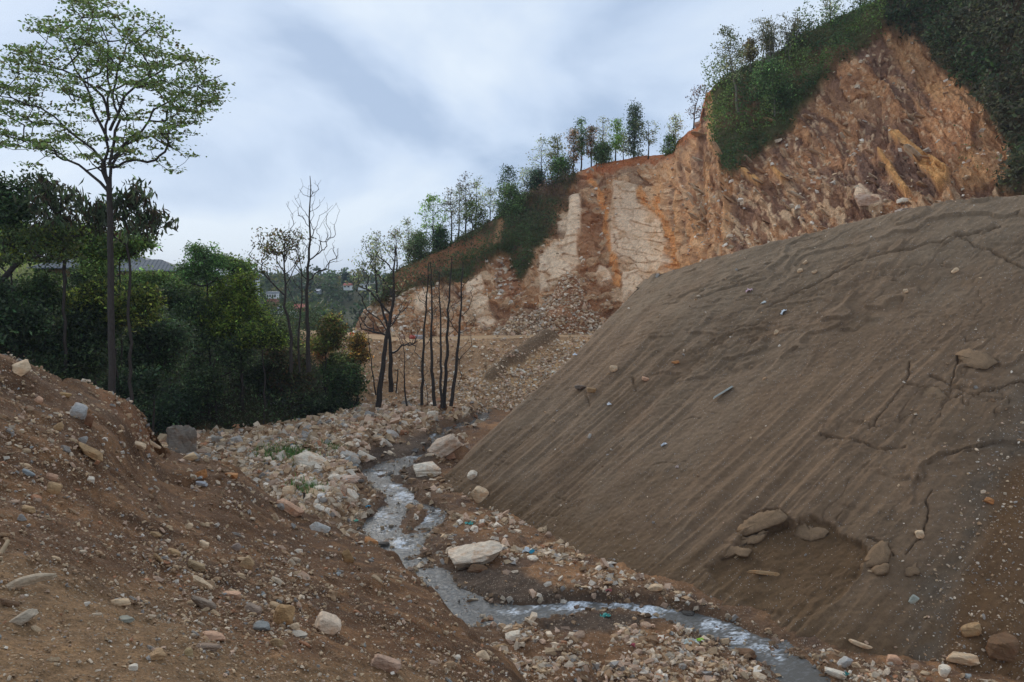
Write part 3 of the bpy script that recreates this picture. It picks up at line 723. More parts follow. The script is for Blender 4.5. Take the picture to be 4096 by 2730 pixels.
sc_ = (0.54, 0.455, 0.375)
col = mixc(col, sc_, slab * (.82 + .18 * _a)); col = mixc(col, (.50, .36, .24), slab * sst(.1, .6, n2(X * .05, Y * 1.1, 128)) * .3)
col = mixc(col, (0.36, 0.22, 0.12), slab * sst(.15, .45, fbm(X * .08, Y * .08, 124, 4)) * .55)
col = mixc(col, (0.26, 0.14, 0.08), np.clip(crk, 0, 1) * .8)
col = mixc(col, (0.23, 0.125, 0.075), fanm * .9)
col = mixc(col, (0.20, 0.145, 0.10), pmask(X, Y, [(488, 345), (500, 326), (520, 316), (545, 325), (560, 345)], 4) * .8)
col = mixc(col, (0.26, 0.14, 0.085), pmask(X, Y, [(490, 266), (520, 258), (524, 280), (514, 300), (500, 300)], 3) * .9)
dtop = hy - topl[None]
red = sst(14, 3, dtop + 6 * w2) * sst(572, 590, hx) * (1 - VB)
col = mixc(col, (0.33, 0.12, 0.052), red * .85)
redbank = pmask(X, Y, [(385, 300), (395, 280), (425, 262), (452, 248), (500, 225), (505, 240), (480, 262), (440, 275), (410, 290)], 5)
vc = np.zeros(HG.shape) + np.array([0.055, 0.058, 0.026])
vc = mixc(vc, (0.10, 0.062, 0.038), sst(0, .35, fbm(hx * .05, hy * .05, 125, 4)) * .8)
vc = mixc(vc, (0.22, 0.105, 0.06), redbank * sst(-.3, .2, v) * .8)
vc = mixc(vc, (0.27, 0.17, 0.10), pmask(X, Y, [(500, 225), (506, 222), (500, 250), (494, 252)], 2))
vc = mixc(vc, (0.05, 0.042, 0.03), VC * .7)
col = col * (1 - vegm[..., None]) + vc * vegm[..., None]
M_cliff = ground_mat('cliff_material', scales=(.5, 3, 14), amp=(.15, .28, .42), bump=0.8, bdist=0.22, rough=.95, gain=1.45)
cliff_o = grid_obj('quarried_hillside', HG, col, M_cliff, smooth=False)

# ------------------------------------------------------------------ far country
yy = np.concatenate([np.linspace(80, 200, 60), np.geomspace(204, 5000, 130)])
rr_ = np.linspace(-1.3, 1.3, 260)
X, Y = rr_[None] * yy[:, None], yy[:, None] + 0 * rr_[None]
z = RZ - 10 - 1.5 * sst(90, 130, Y) + 1.6 * fbm(X * .02, Y * .02, 131, 3) * sst(90, 150, Y)
pxr = 512 + rr_[None] * 800
z = z + sst(230, 380, Y) * (9.0 + 3.5 * fbm(X * .01, Y * .004, 132, 3)) 
z = z + sst(500, 900, Y) * (6.5 + 5 * fbm(X * .006, Y * .002, 133, 3)) + sst(1300, 2300, Y) * (14 + 16 * fbm(X * .0022, Y * .001, 134, 3)) - sst(2600, 4800, Y) * 60
col = np.zeros((*X.shape, 3)) + np.array([0.045, 0.055, 0.026])
col = mixc(col, (0.075, 0.08, 0.035), sst(0, .4, fbm(X * .02, Y * .02, 135, 4)))
far_o = grid_obj('far_hills', np.stack([X, Y, z], -1), col, ground_mat('far_ground_material', scales=(.02, .08, .3), amp=(.2, .3, .4), bump=1, bdist=2.0))
FARZ = BVH['far_hills']
# ------------------------------------------------------------------ plants: builders
def tubes(segs, mat, name, parent, sides=5):
    """segs: list of (p0, r0, p1, r1)"""
    A = np.array([s[0] for s in segs]); B = np.array([s[2] for s in segs]); ra = np.array([s[1] for s in segs]); rb_ = np.array([s[3] for s in segs])
    d = B - A; L = np.linalg.norm(d, axis=1, keepdims=True) + 1e-9; d = d / L
    ref = np.where(np.abs(d[:, 2:3]) > .9, np.array([[1., 0, 0]]), np.array([[0, 0, 1.]]))
    u = np.cross(d, ref); u /= np.linalg.norm(u, axis=1, keepdims=True); v = np.cross(d, u)
    n = len(segs); ang = np.arange(sides) * 2 * math.pi / sides
    c = np.cos(ang)[None, :, None]; s = np.sin(ang)[None, :, None]
    ringA = A[:, None] + ra[:, None, None] * (c * u[:, None] + s * v[:, None])
    Be = B + d * rb_[:, None] * .4
    ringB = Be[:, None] + rb_[:, None, None] * (c * u[:, None] + s * v[:, None])
    V = np.concatenate([ringA, ringB], 1).reshape(-1, 3)
    base = (np.arange(n) * 2 * sides)[:, None]; k = np.arange(sides); k2 = (k + 1) % sides
    q = np.stack([base + k, base + k2, base + k2 + sides, base + k + sides], -1).reshape(-1)
    me = raw_mesh(name, V, 4, q, mat, None, True)
    return link(name, me, parent)
def chain(pts, r0, r1, wob=0.0, seg=0.6, rs=RS):
    """resample polyline to segments with tapering radius"""
    pts = np.array(pts, float); L = np.concatenate([[0], np.cumsum(np.linalg.norm(np.diff(pts, axis=0), axis=1))])
    n = max(2, int(L[-1] / seg) + 1); t = np.linspace(0, L[-1], n)
    q = np.stack([np.interp(t, L, pts[:, k]) for k in range(3)], 1)
    if wob: q[1:-1] += rs.normal(0, wob, (n - 2, 3))
    rad = r0 + (r1 - r0) * (t / L[-1])
    return q, rad
def chain_segs(q, rad): return [(q[i], rad[i], q[i + 1], rad[i + 1]) for i in range(len(q) - 1)]
def leaf_obj(name, Cn, size, colr, parent, aspect=0.5, droop=0.0, rs=RS, flat=0.0, kind=None, curl=True):
    n = len(Cn)
    a = rs.normal(size=(n, 3)); a[:, 2] *= (1 - flat); a[:, 2] -= droop * 2.0
    a /= np.linalg.norm(a, axis=1, keepdims=True)
    b = rs.normal(size=(n, 3)); b[:, 2] *= (1 - flat) * .7 ; b -= (a * b).sum(1, keepdims=True) * a; b /= np.linalg.norm(b, axis=1, keepdims=True)
    L = (size * rs.uniform(.6, 1.3, n))[:, None]
    nrm = np.cross(a, b)
    V = np.stack([Cn - a * L * .5, Cn + b * L * aspect * .5 + nrm * L * .06, Cn + a * L * .5 - nrm * L * .1, Cn - b * L * aspect * .5 + nrm * L * .06], 1).reshape(-1, 3)
    me = raw_mesh(name, V, 4, np.arange(4 * n), M_leaf, np.repeat(colr, 4, axis=0), False)
    o = link(name, me, parent)
    if kind: o['kind'] = kind
    return o
LEAFGAIN = 1.9
def leaf_cols(n, base, var=0.3, rs=RS, alt=None, altp=0.2):
    c = np.array(base)[None] * LEAFGAIN * np.exp(rs.normal(0, var, (n, 1))) * (1 + rs.normal(0, .10, (n, 3)))
    if alt is not None:
        m = rs.rand(n) < altp; c[m] = np.array(alt)[None] * np.exp(rs.normal(0, var, (m.sum(), 1)))
    return np.clip(c, 0.003, 1)
def grow(trunk_q, trunk_r, targets, tipr=0.012, power=.5, up=.25, rs=RS, start=0.25, jit=.12, asc=.25):
    """connect targets to the skeleton; returns branch segments"""
    nodes = [tuple(p) for p in trunk_q]; par = [-1] + list(range(len(trunk_q) - 1)); nt_ = len(nodes)
    usable = [False if i < start * nt_ else True for i in range(nt_)]
    A = np.zeros((nt_ + len(targets) * 3 + 5, 3)); A[:nt_] = trunk_q; ok = np.zeros(len(A), bool); ok[:nt_] = usable
    depth = np.zeros(len(A)); n = nt_
    cnt = {}
    base = trunk_q[int(start * (nt_ - 1))]
    order = np.argsort(np.linalg.norm(targets - base, axis=1))
    for ti in order:
        T = targets[ti]
        d = T - A[:n]; dist = np.linalg.norm(d, axis=1)
        cost = dist + (.9 if asc < .5 else 1.5) * np.maximum(0, asc * dist - d[:, 2]) + 0.15 * depth[:n]
        cost[~ok[:n]] = 1e9
        p = int(np.argmin(cost)); a = A[p]
        m1 = a + (T - a) * .33 + np.array([0, 0, -up * .33 * dist[p] * .5]) + rs.normal(0, jit * dist[p] * .3, 3)
        m2 = a + (T - a) * .68 + np.array([0, 0, -up * .3 * dist[p] * .5]) + rs.normal(0, jit * dist[p] * .3, 3)
        pr = p
        for q in (m1, m2, T):
            A[n] = q; ok[n] = True; par.append(pr); depth[n] = depth[pr] + np.linalg.norm(A[n] - A[pr]); pr = n; n += 1
    w_ = np.zeros(n); w_[nt_ + 2::3] = 1
    for i in range(n - 1, nt_ - 1, -1): w_[par[i]] += w_[i]
    segs = []
    for i in range(nt_, n):
        p = par[i]
        r1 = tipr * max(w_[i], 1) ** power
        r0 = tipr * max(w_[p], 1) ** power if p >= nt_ else min(tipr * max(w_[i], 1) ** power * 1.15, trunk_r[p])
        segs.append((A[p], min(r0, r1 * 1.6), A[i], r1))
    return segs
def tree(name, label, cat, trunk_pts, r0, r1, targets, lc, nleaf=14, lsize=.2, lsig=(.3, .15), group=None, alt=None, altp=.2, var=.3, seed=0, tipr=.012, aspect=.5, droop=0., flat=0., start=.25, up=.25, bark=None, wob=.03, sides=5, seg=.6, extra=None, power=.5, asc=.25):
    rs = np.random.RandomState(seed + 1000)
    bark = bark or M_bark
    b0 = np.array(trunk_pts[0], float)
    e_ = empty(name, b0); tag(e_, label, cat, group)
    tp = np.array(trunk_pts, float) - b0
    q, rad = chain(tp, r0, r1, wob, seg, rs)
    tubes(chain_segs(q, rad), bark, 'trunk', e_, sides + 2)
    if targets is not None and len(targets):
        tg = np.array(targets) - b0
        sg = grow(q, rad, tg, tipr, power, up, rs, start, asc=asc)
        if extra:
            for ex in extra: pass
        tubes(sg, bark, 'branches', e_, sides)
        if nleaf > 0:
            n = len(tg) * nleaf
            Cn = np.repeat(tg, nleaf, 0) + rs.normal(size=(n, 3)) * np.array([lsig[0], lsig[0], lsig[1]])
            shade = np.repeat(rs.normal(0, .42, (len(tg), 1)), nleaf, 0)
            cl = leaf_cols(n, lc, var, rs, alt, altp) * np.exp(shade)
            leaf_obj('crown', Cn, np.full(n, lsize), cl, e_, aspect, droop, rs, flat)
    return e_
def ell_targets(c, rx, ry, rz, n, rs, shell=.35, lo=None):
    v = rs.normal(size=(n, 3)); v /= np.linalg.norm(v, axis=1, keepdims=True)
    r = rs.uniform(shell, 1, n) ** .6
    return np.array(c) + v * r[:, None] * np.array([rx, ry, rz])
GRN = (0.075, 0.110, 0.028); DGR = (0.036, 0.055, 0.020); YGR = (0.15, 0.17, 0.022); OLV = (0.090, 0.095, 0.035); RUS = (0.13, 0.070, 0.030)

# ------------------------------------------------------------------ hero tree, left
rs = np.random.RandomState(5)
YH = 31.0
base = down(P(112, 400, YH)[0], YH, ['valley_floor', 'gravel_mound'])
tr = [np.array(base) - [0, 0, .3], P(112.5, 395, YH), P(111, 320, YH), P(110, 250, YH), P(109.5, 200, YH), P(109, 178, YH)]
tg = []
limbs = [  # (px, py) polylines of the main limbs with a depth drift
    ([(109, 185), (104, 165), (106, 130), (108, 95), (109, 60), (104, 30), (90, 8), (84, -4)], 0.0),
    ([(110, 180), (113, 160), (128, 142), (142, 133), (152, 115), (175, 95), (200, 84), (222, 75)], 0.8),
    ([(108, 185), (98, 158), (80, 140), (58, 118), (35, 106), (10, 98), (-15, 92)], -1.2),
    ([(107, 190), (95, 178), (72, 160), (45, 146), (15, 136), (-12, 130)], 1.6),
    ([(109, 165), (115, 140), (120, 118), (113, 100), (117, 70), (124, 50), (135, 38), (155, 24)], -1.8),
    ([(108, 140), (96, 110), (80, 78), (68, 50), (58, 35), (38, 28)], 2.2),
    ([(110, 130), (122, 100), (140, 82), (165, 68), (190, 58)], -2.6),
    ([(109, 120), (100, 90), (70, 72), (35, 62), (10, 52)], -2.2),
    ([(110, 160), (130, 140), (150, 137), (168, 145), (186, 158)], 2.0),
]
segl = []
lc_nodes = []
b0 = np.array(tr[0])
hero = empty('tall_tree', b0); tag(hero, 'tallest tree at left, tall bare trunk under a wide layered airy crown', 'tree')
q, rad = chain(np.array(tr) - b0, .165, .10, .015, .8, rs)
tubes(chain_segs(q, rad), M_bark, 'trunk', hero, 10)
allq = []
for (pl, dy) in limbs:
    n = len(pl)
    pts = [P(a, b, YH + dy * (i / (n - 1)) ** 1.0) - b0 for i, (a, b) in enumerate(pl)]
    qq, rr2 = chain(pts, .062, .014, .05, .45, rs); segl += chain_segs(qq, rr2); allq.append(qq)
allq = np.concatenate(allq)
# leaf clumps: flat layers between and beyond the limbs
env = [(-30, 140), (-30, 70), (5, 55), (30, 26), (68, 0), (90, -8), (120, 8), (165, 22), (172, 45), (200, 52), (228, 76), (215, 108), (200, 125), (185, 150), (190, 160), (168, 148), (150, 150), (120, 170), (100, 168), (70, 160), (35, 150), (0, 150)]
cand = []
while len(cand) < 380:
    a, b = rs.uniform(-35, 230), rs.uniform(-8, 170)
    if pmask(np.array([a]), np.array([b]), env, .5)[0] > .5:
        if abs(a - 109) < 12 and b > 120 and rs.rand() < .8: continue
        dd = rs.uniform(-1, 1) * 3.4 * (1 - ((a - 105) / 140) ** 2) ** .5 if abs(a - 105) < 140 else 0
        cand.append(P(a, b, YH + dd) - b0)
for (a, b) in [(170, 108), (196, 118), (192, 112), (150, 148), (156, 160), (162, 166), (172, 172), (160, 138), (175, 140), (190, 156), (180, 150), (118, 168), (32, 166), (60, 158), (42, 28), (60, 24), (36, 31), (80, 4), (72, 2), (40, 22)]:
    cand.append(P(a, b, YH + rs.uniform(-.6, .6)) - b0)
cand = np.array(cand)
sg = grow(allq, np.full(len(allq), .05), cand, .0085, .5, .15, rs, 0.0, .10)
tubes(segl + sg, M_bark, 'branches', hero, 5)
nl = 38
Cn = np.repeat(cand, nl, 0) + rs.normal(size=(len(cand) * nl, 3)) * np.array([.25, .25, .045]) + np.array([0, 0, .05])
cl = leaf_cols(len(Cn), (0.092, 0.125, 0.038), .28, rs, (0.10, 0.080, 0.030), .12)
leaf_obj('crown', Cn, np.full(len(Cn), .16), cl, hero, .58, 0, rs, .55)

# ------------------------------------------------------------------ trees and shrubs on the left bank
SURF = ['valley_floor', 'gravel_mound']
def bush(name, label, cat, px, py, w_, h_, Yd, colr, n=150, nleaf=34, lsize=.17, sig=.26, alt=None, altp=.15, seed=0, group=None, var=.34, droop=0, aspect=.5, base_px=None, lobes=5, bark=None, shell=.2, flat=.1, r=.07, dep=.8):
    rs = np.random.RandomState(seed + 77)
    Yd = Yd + 7 * float(sst(140, 175, px)) * (1 if Yd < 55 else .3)
    c0 = P(px, py, Yd); rx, rz = w_ * Yd / F / 2, h_ * Yd / F / 2
    gx_ = c0[0] if base_px is None else P(base_px, py, Yd)[0]
    g = down(gx_, Yd, SURF + ['far_hills'])
    gz = g.z if g else c0[2] - rz
    gz = min(gz, c0[2] - rz * .6)
    tg = []
    lobes = lobes + 4
    for k in range(lobes):
        th = rs.uniform(0, 2 * math.pi); rr_ = rs.uniform(.25, .85); zz = rs.uniform(-.75, .65) * (1 - .3 * rr_)
        cc = c0 + np.array([math.cos(th) * rr_ * rx, math.sin(th) * rr_ * rx * dep, zz * rz])
        s = rs.uniform(.28, .55)
        tg.append(ell_targets(cc, rx * s, rx * s * dep, rz * s, n // lobes, rs, shell))
    tg = np.concatenate(tg)
    tp = [np.array([gx_, Yd, gz - .25]), c0 * .5 + np.array([gx_, Yd, gz]) * .5 + rs.normal(0, .1, 3), c0 + np.array([0, 0, rz * .3])]
    return tree(name, label, cat, tp, r, r * .4, tg, colr, nleaf, lsize, (sig, sig * .7), group, alt, altp, var, seed, .012, aspect, droop, flat, .15, .2, bark, .05, 4)
gl = 'trees and shrubs crowding the left bank'
bush('broadleaf_tree', 'dark bushy tree cut by the left edge beside the tall tree', 'tree', 8, 212, 62, 110, 36, DGR, 240, 40, .20, .30, seed=1, group=gl)
bush('drooping_leaf_tree', 'tree with drooping reddish brown leaf bunches left of the tall trunk', 'tree', 62, 206, 70, 56, 35, (0.040, 0.052, 0.024), 80, 17, .38, .26, alt=(0.075, 0.05, 0.03), altp=.22, seed=2, droop=.8, aspect=.28, shell=.5, group=gl, r=.11)
bush('drooping_leaf_tree', 'tree with drooping dark leaf bunches wrapped around the tall trunk', 'tree', 127, 212, 64, 56, 35, (0.038, 0.050, 0.024), 80, 17, .38, .26, alt=(0.075, 0.05, 0.03), altp=.2, seed=3, droop=.8, aspect=.28, shell=.45, group=gl, r=.1)
bush('broadleaf_tree', 'green tree just left of the tall trunk and in front of the metal roof', 'tree', 66, 240, 90, 30, 39, GRN, 200, 40, .20, .30, seed=5, group=gl, alt=YGR)
bush('broadleaf_tree', 'green tree with outstretched twigs right of the tall trunk over the roof', 'tree', 120, 241, 66, 36, 40, GRN, 190, 34, .20, .28, seed=6, group=gl)
bush('broadleaf_tree', 'yellowish green crown in front of the tall trunk below the house', 'tree', 112, 305, 92, 50, 37, (0.085, 0.100, 0.020), 240, 40, .19, .28, seed=7, group=gl, alt=DGR, altp=.3)
bush('broadleaf_tree', 'spiky green tree rising against the sky right of the metal roofed house', 'tree', 205, 264, 46, 48, 46, (0.055, 0.095, 0.03), 150, 34, .24, .28, seed=8, group=gl, r=.1, aspect=.35)
bush('broadleaf_tree', 'large bright yellowish green tree at the middle of the left bank', 'tree', 240, 302, 70, 84, 47, (0.095, 0.125, 0.018), 330, 44, .21, .32, seed=9, group=gl, alt=GRN, altp=.3, r=.14)
bush('broadleaf_tree', 'green treetop behind the bright yellowish green tree', 'tree', 232, 268, 44, 26, 56, GRN, 110, 32, .24, .32, seed=10, group=gl)
bush('broadleaf_tree', 'bright green lower tree below the yellowish green tree', 'tree', 262, 335, 44, 40, 45, (0.080, 0.105, 0.018), 170, 40, .2, .28, seed=11, group=gl, alt=DGR, altp=.3)
bush('shrub', 'olive shrub between the yellowish green tree and the bare tall tree', 'shrub', 292, 362, 50, 60, 49, (0.045, 0.05, 0.02), 200, 36, .2, .3, seed=12, group=gl, alt=RUS, altp=.2)
bush('shrub', 'green and russet shrub at the foot of the bare tall tree', 'shrub', 325, 335, 36, 40, 57, (0.07, 0.08, 0.02), 150, 34, .24, .3, seed=13, group=gl, alt=(0.20, 0.12, 0.035), altp=.25)
bush('shrub', 'orange brown shrub glowing at the right end of the left bank', 'shrub', 357, 348, 20, 34, 60, (0.20, 0.125, 0.03), 100, 30, .24, .26, seed=14, group=gl, alt=OLV, altp=.35)
bush('shrub', 'green shrub leaning out over the rubble at the right end of the bank', 'shrub', 345, 380, 44, 42, 57, (0.04, 0.065, 0.022), 190, 36, .22, .3, seed=15, group=gl, alt=OLV, altp=.2)
bush('shrub', 'pale orange twiggy shrub in front of the haul road', 'shrub', 322, 350, 18, 26, 53, (0.26, 0.16, 0.08), 60, 20, .2, .22, seed=16, group=gl, shell=.1)
bush('shrub', 'tall dark shrub against the left edge above the gravel mound', 'shrub', 10, 320, 90, 100, 34, (0.025, 0.039, 0.017), 330, 40, .2, .34, seed=17, group=gl)
bush('shrub', 'dark shrub between the left edge and the tall trunk', 'shrub', 75, 350, 86, 90, 36, (0.028, 0.039, 0.017), 330, 40, .2, .34, seed=18, group=gl)
bush('shrub', 'deep green shrub right of the tall trunk base', 'shrub', 150, 350, 84, 84, 41, (0.031, 0.048, 0.021), 330, 40, .2, .34, seed=19, group=gl)
bush('shrub', 'dark shrub behind the grey boulder at the foot of the bank', 'shrub', 172, 402, 90, 62, 46, (0.025, 0.042, 0.020), 300, 38, .2, .34, seed=20, group=gl)
bush('shrub', 'dark green shrub below the bright yellowish green tree', 'shrub', 215, 370, 80, 70, 46, (0.035, 0.052, 0.021), 300, 38, .2, .34, seed=21, group=gl)
bush('shrub', 'dark tangled shrub above the rubble left of the bank end', 'shrub', 285, 405, 66, 52, 52, (0.031, 0.045, 0.022), 260, 36, .2, .34, seed=22, group=gl, alt=(0.05, 0.04, 0.025), altp=.2)
bush('shrub', 'small dark shrub low at the right end of the bank', 'shrub', 330, 402, 52, 30, 57, (0.034, 0.048, 0.021), 180, 34, .2, .3, seed=23, group=gl)
bush('shrub', 'shrub speckled with pale grey leaves low on the bank', 'shrub', 247, 412, 74, 34, 49, (0.05, 0.06, 0.04), 230, 34, .16, .3, seed=24, group=gl, alt=(0.26, 0.25, 0.21), altp=.12)
bush('shrub', 'dim shrub between the tall trunk and the speckled shrub', 'shrub', 130, 388, 60, 56, 38, (0.025, 0.039, 0.018), 200, 36, .18, .3, seed=25, group=gl)
bush('shrub', 'dull green shrub under the bare trees at the bank end', 'shrub', 262, 375, 50, 50, 50, (0.03, 0.042, 0.017), 200, 36, .2, .3, seed=26, group=gl)
for a in [('shrub', 'bushy green shrub in front of the middle of the metal roof', 96, 262, 40, 30, 48, GRN, 43), ('shrub', 'green shrub hiding the wall of the metal roofed house', 146, 281, 56, 24, 56, GRN, 41), ('shrub', 'dark green shrub in front of the house just left of the tall trunk', 92, 282, 44, 30, 50, DGR, 42), ('shrub', 'dark green shrub under the leaning tree at the left edge', 30, 292, 70, 40, 38, DGR, 31), ('shrub', 'dark green shrub just below the right end of the metal roof', 168, 303, 60, 42, 47, DGR, 32),
          ('shrub', 'leafy green shrub between the house wall and the spiky tree', 188, 300, 42, 44, 50, GRN, 33), ('shrub', 'mid green shrub under the spiky green tree', 200, 325, 60, 60, 46, (0.04, 0.06, 0.02), 34),
          ('shrub', 'dim green shrub immediately left of the tall trunk', 90, 318, 60, 40, 39, (0.045, 0.06, 0.018), 35), ('shrub', 'dark low shrub filling the foot of the bank left of the speckled shrub', 200, 425, 60, 30, 49, (0.034, 0.049, 0.022), 36),
          ('shrub', 'low dark shrub above the rubble right of the speckled shrub', 300, 425, 50, 22, 53, (0.036, 0.050, 0.022), 37), ('shrub', 'low dark shrub behind the left shoulder of the mound', 165, 432, 40, 26, 47, (0.034, 0.049, 0.022), 38),
          ('shrub', 'dense olive shrub behind the rusty tufted thin tree', 282, 338, 40, 44, 60, (0.06, 0.075, 0.028), 39), ('shrub', 'green shrub between the tall leafless tree and the orange one', 338, 362, 34, 30, 60, (0.07, 0.085, 0.025), 40)]:
    bush(a[0], a[1], 'shrub', a[2], a[3], a[4], a[5], a[6], a[7], 210, 36, .2, .3, seed=a[8], group=gl)
# leaning tree at the left edge with a flat crown
rs = np.random.RandomState(9)
tp = [P(-25, 330, 35), P(-8, 292, 35), P(6, 275, 35), P(20, 260, 35), P(42, 247, 35.3), P(58, 250, 35.6)]
tgt = np.array([P(rs.uniform(-8, 76), rs.uniform(226, 262), 35 + rs.uniform(-1.8, 1.8)) for _ in range(150)])
tree('leaning_tree', 'leaning dark trunk arching from the left edge under a flat green crown', 'tree', tp, .17, .07, tgt, (0.05, 0.068, 0.022), 36, .17, (.30, .12), gl, YGR, .2, .3, 31, .013, start=.4)

def bare_tree(name, label, pts, Yd, r0, r1, targets, seed=0, dy=.8, nleaf=0, lc=OLV, lsize=.16, cat='tree', group=None, surf=SURF, start=.3, tipr=.013, sig=.2, alt=None, altp=.2, bark=None, power=.5):
    rs = np.random.RandomState(seed + 300)
    tp = [P(a, b, Yd) for a, b in pts]
    if len(targets) and nleaf == 0:
        ex = []
        for a, b in targets:
            for _ in range(4): ex.append((a + rs.normal(0, 4.5), b + rs.normal(-2, 5)))
        targets = list(targets) + ex
    tg = np.array([P(a, b, Yd + rs.uniform(-dy, dy)) for a, b in targets]) if len(targets) else None
    if tg is None: tg = np.zeros((0, 3))
    return tree(name, label, cat, tp, r0, r1, tg, lc, nleaf, lsize, (sig, sig * .6), group, alt, altp, .3, seed, tipr * (.62 if nleaf == 0 else 1), start=start, up=.25, wob=.03, bark=bark, power=power, asc=.8)
bare_tree('bare_tree', 'tall leafless tree standing alone against the sky, left of centre', [(309, 372), (308, 340), (307, 293), (309, 262), (310, 230), (310, 200), (310, 176)], 48, .15, .02,
          [(303, 186), (318, 190), (300, 206), (320, 205), (293, 215), (292, 200), (326, 212), (330, 222), (290, 232), (300, 240), (335, 236), (337, 250), (338, 258), (330, 262), (322, 250), (325, 270), (318, 272), (298, 250), (290, 250), (305, 215), (314, 215), (333, 205), (296, 222), (317, 228), (327, 246), (338, 254), (288, 240), (295, 262), (328, 240), (312, 185), (308, 192), (334, 245), (322, 236)], 3, .8, start=.42, tipr=.011)
rs = np.random.RandomState(12)
cr_t = [(268 + rs.normal(0, 6), 250 + rs.normal(0, 8)) for _ in range(26)] + [(288 + rs.normal(0, 8), 245 + rs.normal(0, 9)) for _ in range(34)] + [(258, 262), (262, 270), (300, 258)]
bare_tree('thin_tree', 'thin tree with rusty green leaf tufts left of the tall leafless tree', [(291, 372), (291, 345), (290, 326), (284, 308), (286, 285), (284, 262), (285, 240)], 46, .11, .03, cr_t, 4, 1.0, 20, (0.065, 0.068, 0.026), .17, start=.35, alt=RUS, altp=.35, sig=.22)
bare_tree('leafless_tree', 'slender forked leafless tree between the rusty tufted tree and the tall leafless one', [(300, 372), (298, 345), (300, 320), (303, 295), (302, 270), (298, 250)], 50, .08, .02, [(296, 240), (305, 236), (290, 262), (310, 268), (294, 275), (306, 250), (288, 285), (312, 290), (299, 232)], 6, .8, tipr=.012)
# bare trees in the rubble, centre
gb = 'dead standing trees half buried in rubble'
crown1 = [(363 + rs.normal(0, 5), 272 + rs.normal(0, 12)) for _ in range(26)] + [(378 + rs.normal(0, 5), 262 + rs.normal(0, 14)) for _ in range(30)]
bare_tree('bare_tree', 'leaning forked tree with sparse grey green crown, leftmost in the rubble', [(378, 408), (380, 385), (384, 360), (387, 335), (390, 322), (394, 300), (394, 272), (395, 245)], 57, .22, .04,
          [(358, 285), (370, 291), (376, 298), (353, 287), (362, 300), (384, 285), (402, 290), (406, 280), (412, 300), (372, 268), (386, 262), (360, 268)] + crown1, 7, 1.2, 12, (0.10, 0.11, 0.055), .2, group=gb, start=.45, tipr=.015, sig=.28)
bare_tree('bare_tree', 'upright dark tree with one limb reaching right, behind the leaning forked tree', [(391, 392), (391, 360), (389, 330), (381, 305), (376, 292)], 62, .20, .06,
          [(411, 336), (402, 345), (418, 330), (368, 316), (373, 322), (361, 312), (400, 312), (408, 304), (365, 325), (415, 342), (357, 316)], 8, 1.0, group=gb, start=.3, tipr=.026)
bare_tree('bare_tree', 'thin crooked sapling between the forked tree and the pole trees', [(407, 406), (404, 380), (405, 365), (403, 344)], 57, .07, .02, [(399, 352), (409, 350), (398, 366), (402, 338)], 9, .5, group=gb)
bare_tree('bare_tree', 'leftmost of the tall thin pole trees in the rubble', [(422, 405), (423, 375), (423, 358), (425, 325), (428, 285), (429, 262)], 57, .12, .03, [(415, 340), (417, 320), (432, 300), (419, 300), (434, 330), (412, 352), (430, 275), (436, 312), (414, 366), (421, 280)], 10, .7, group=gb)
bare_tree('bare_tree', 'slightly bowed pole tree, second from left in the rubble', [(435, 406), (432, 375), (431, 350), (432, 320), (432, 292), (430, 262)], 56, .135, .03, [(426, 300), (439, 310), (424, 280), (438, 285), (436, 270), (425, 330)], 11, .7, group=gb)
bare_tree('bare_tree', 'straight pole tree at the left of the close central pair', [(442, 408), (441, 380), (441, 330), (440, 292), (439, 272)], 56, .11, .03, [(436, 300), (446, 320), (447, 288), (434, 283), (436, 340)], 12, .7, group=gb)
bare_tree('bare_tree', 'tall pole tree at the right of the close central pair', [(444, 408), (446, 370), (448, 320), (450, 285), (452, 256)], 56.4, .15, .03, [(445, 290), (457, 300), (459, 278), (447, 268), (443, 312), (458, 320)], 13, .7, group=gb)
bare_tree('bare_tree', 'rightmost pole tree in the rubble, leaning right with fine twigs', [(451, 406), (455, 375), (458, 350), (460, 320), (462, 278), (463, 262)], 56, .14, .03, [(450, 320), (452, 308), (468, 310), (472, 298), (474, 285), (466, 330), (455, 290), (470, 340), (476, 315), (449, 300), (468, 280), (458, 384), (460, 388)], 14, .8, group=gb)
bare_tree('bare_tree', 'short thin sapling in front of the scree left of the forked tree', [(376, 395), (372, 370), (369, 345), (368, 335)], 58, .06, .02, [(364, 350), (374, 352), (370, 330)], 15, .5, group=gb)
bare_tree('bare_stump', 'broken stub beside the upright dark tree', [(396, 393), (397, 380), (398, 369)], 61, .06, .04, [], 16, cat='stump')
bare_tree('bare_tree', 'wispy sapling beside the leftmost pole tree', [(428, 405), (426, 388), (423, 376)], 57, .035, .012, [(420, 370), (427, 368)], 17, .3, group=gb)
bare_tree('bare_tree', 'crooked small dead tree at the foot of the bank end', [(356, 405), (358, 394), (355, 384), (350, 374)], 59, .08, .03, [(346, 368), (356, 368), (362, 374)], 18, .5, group=gb)

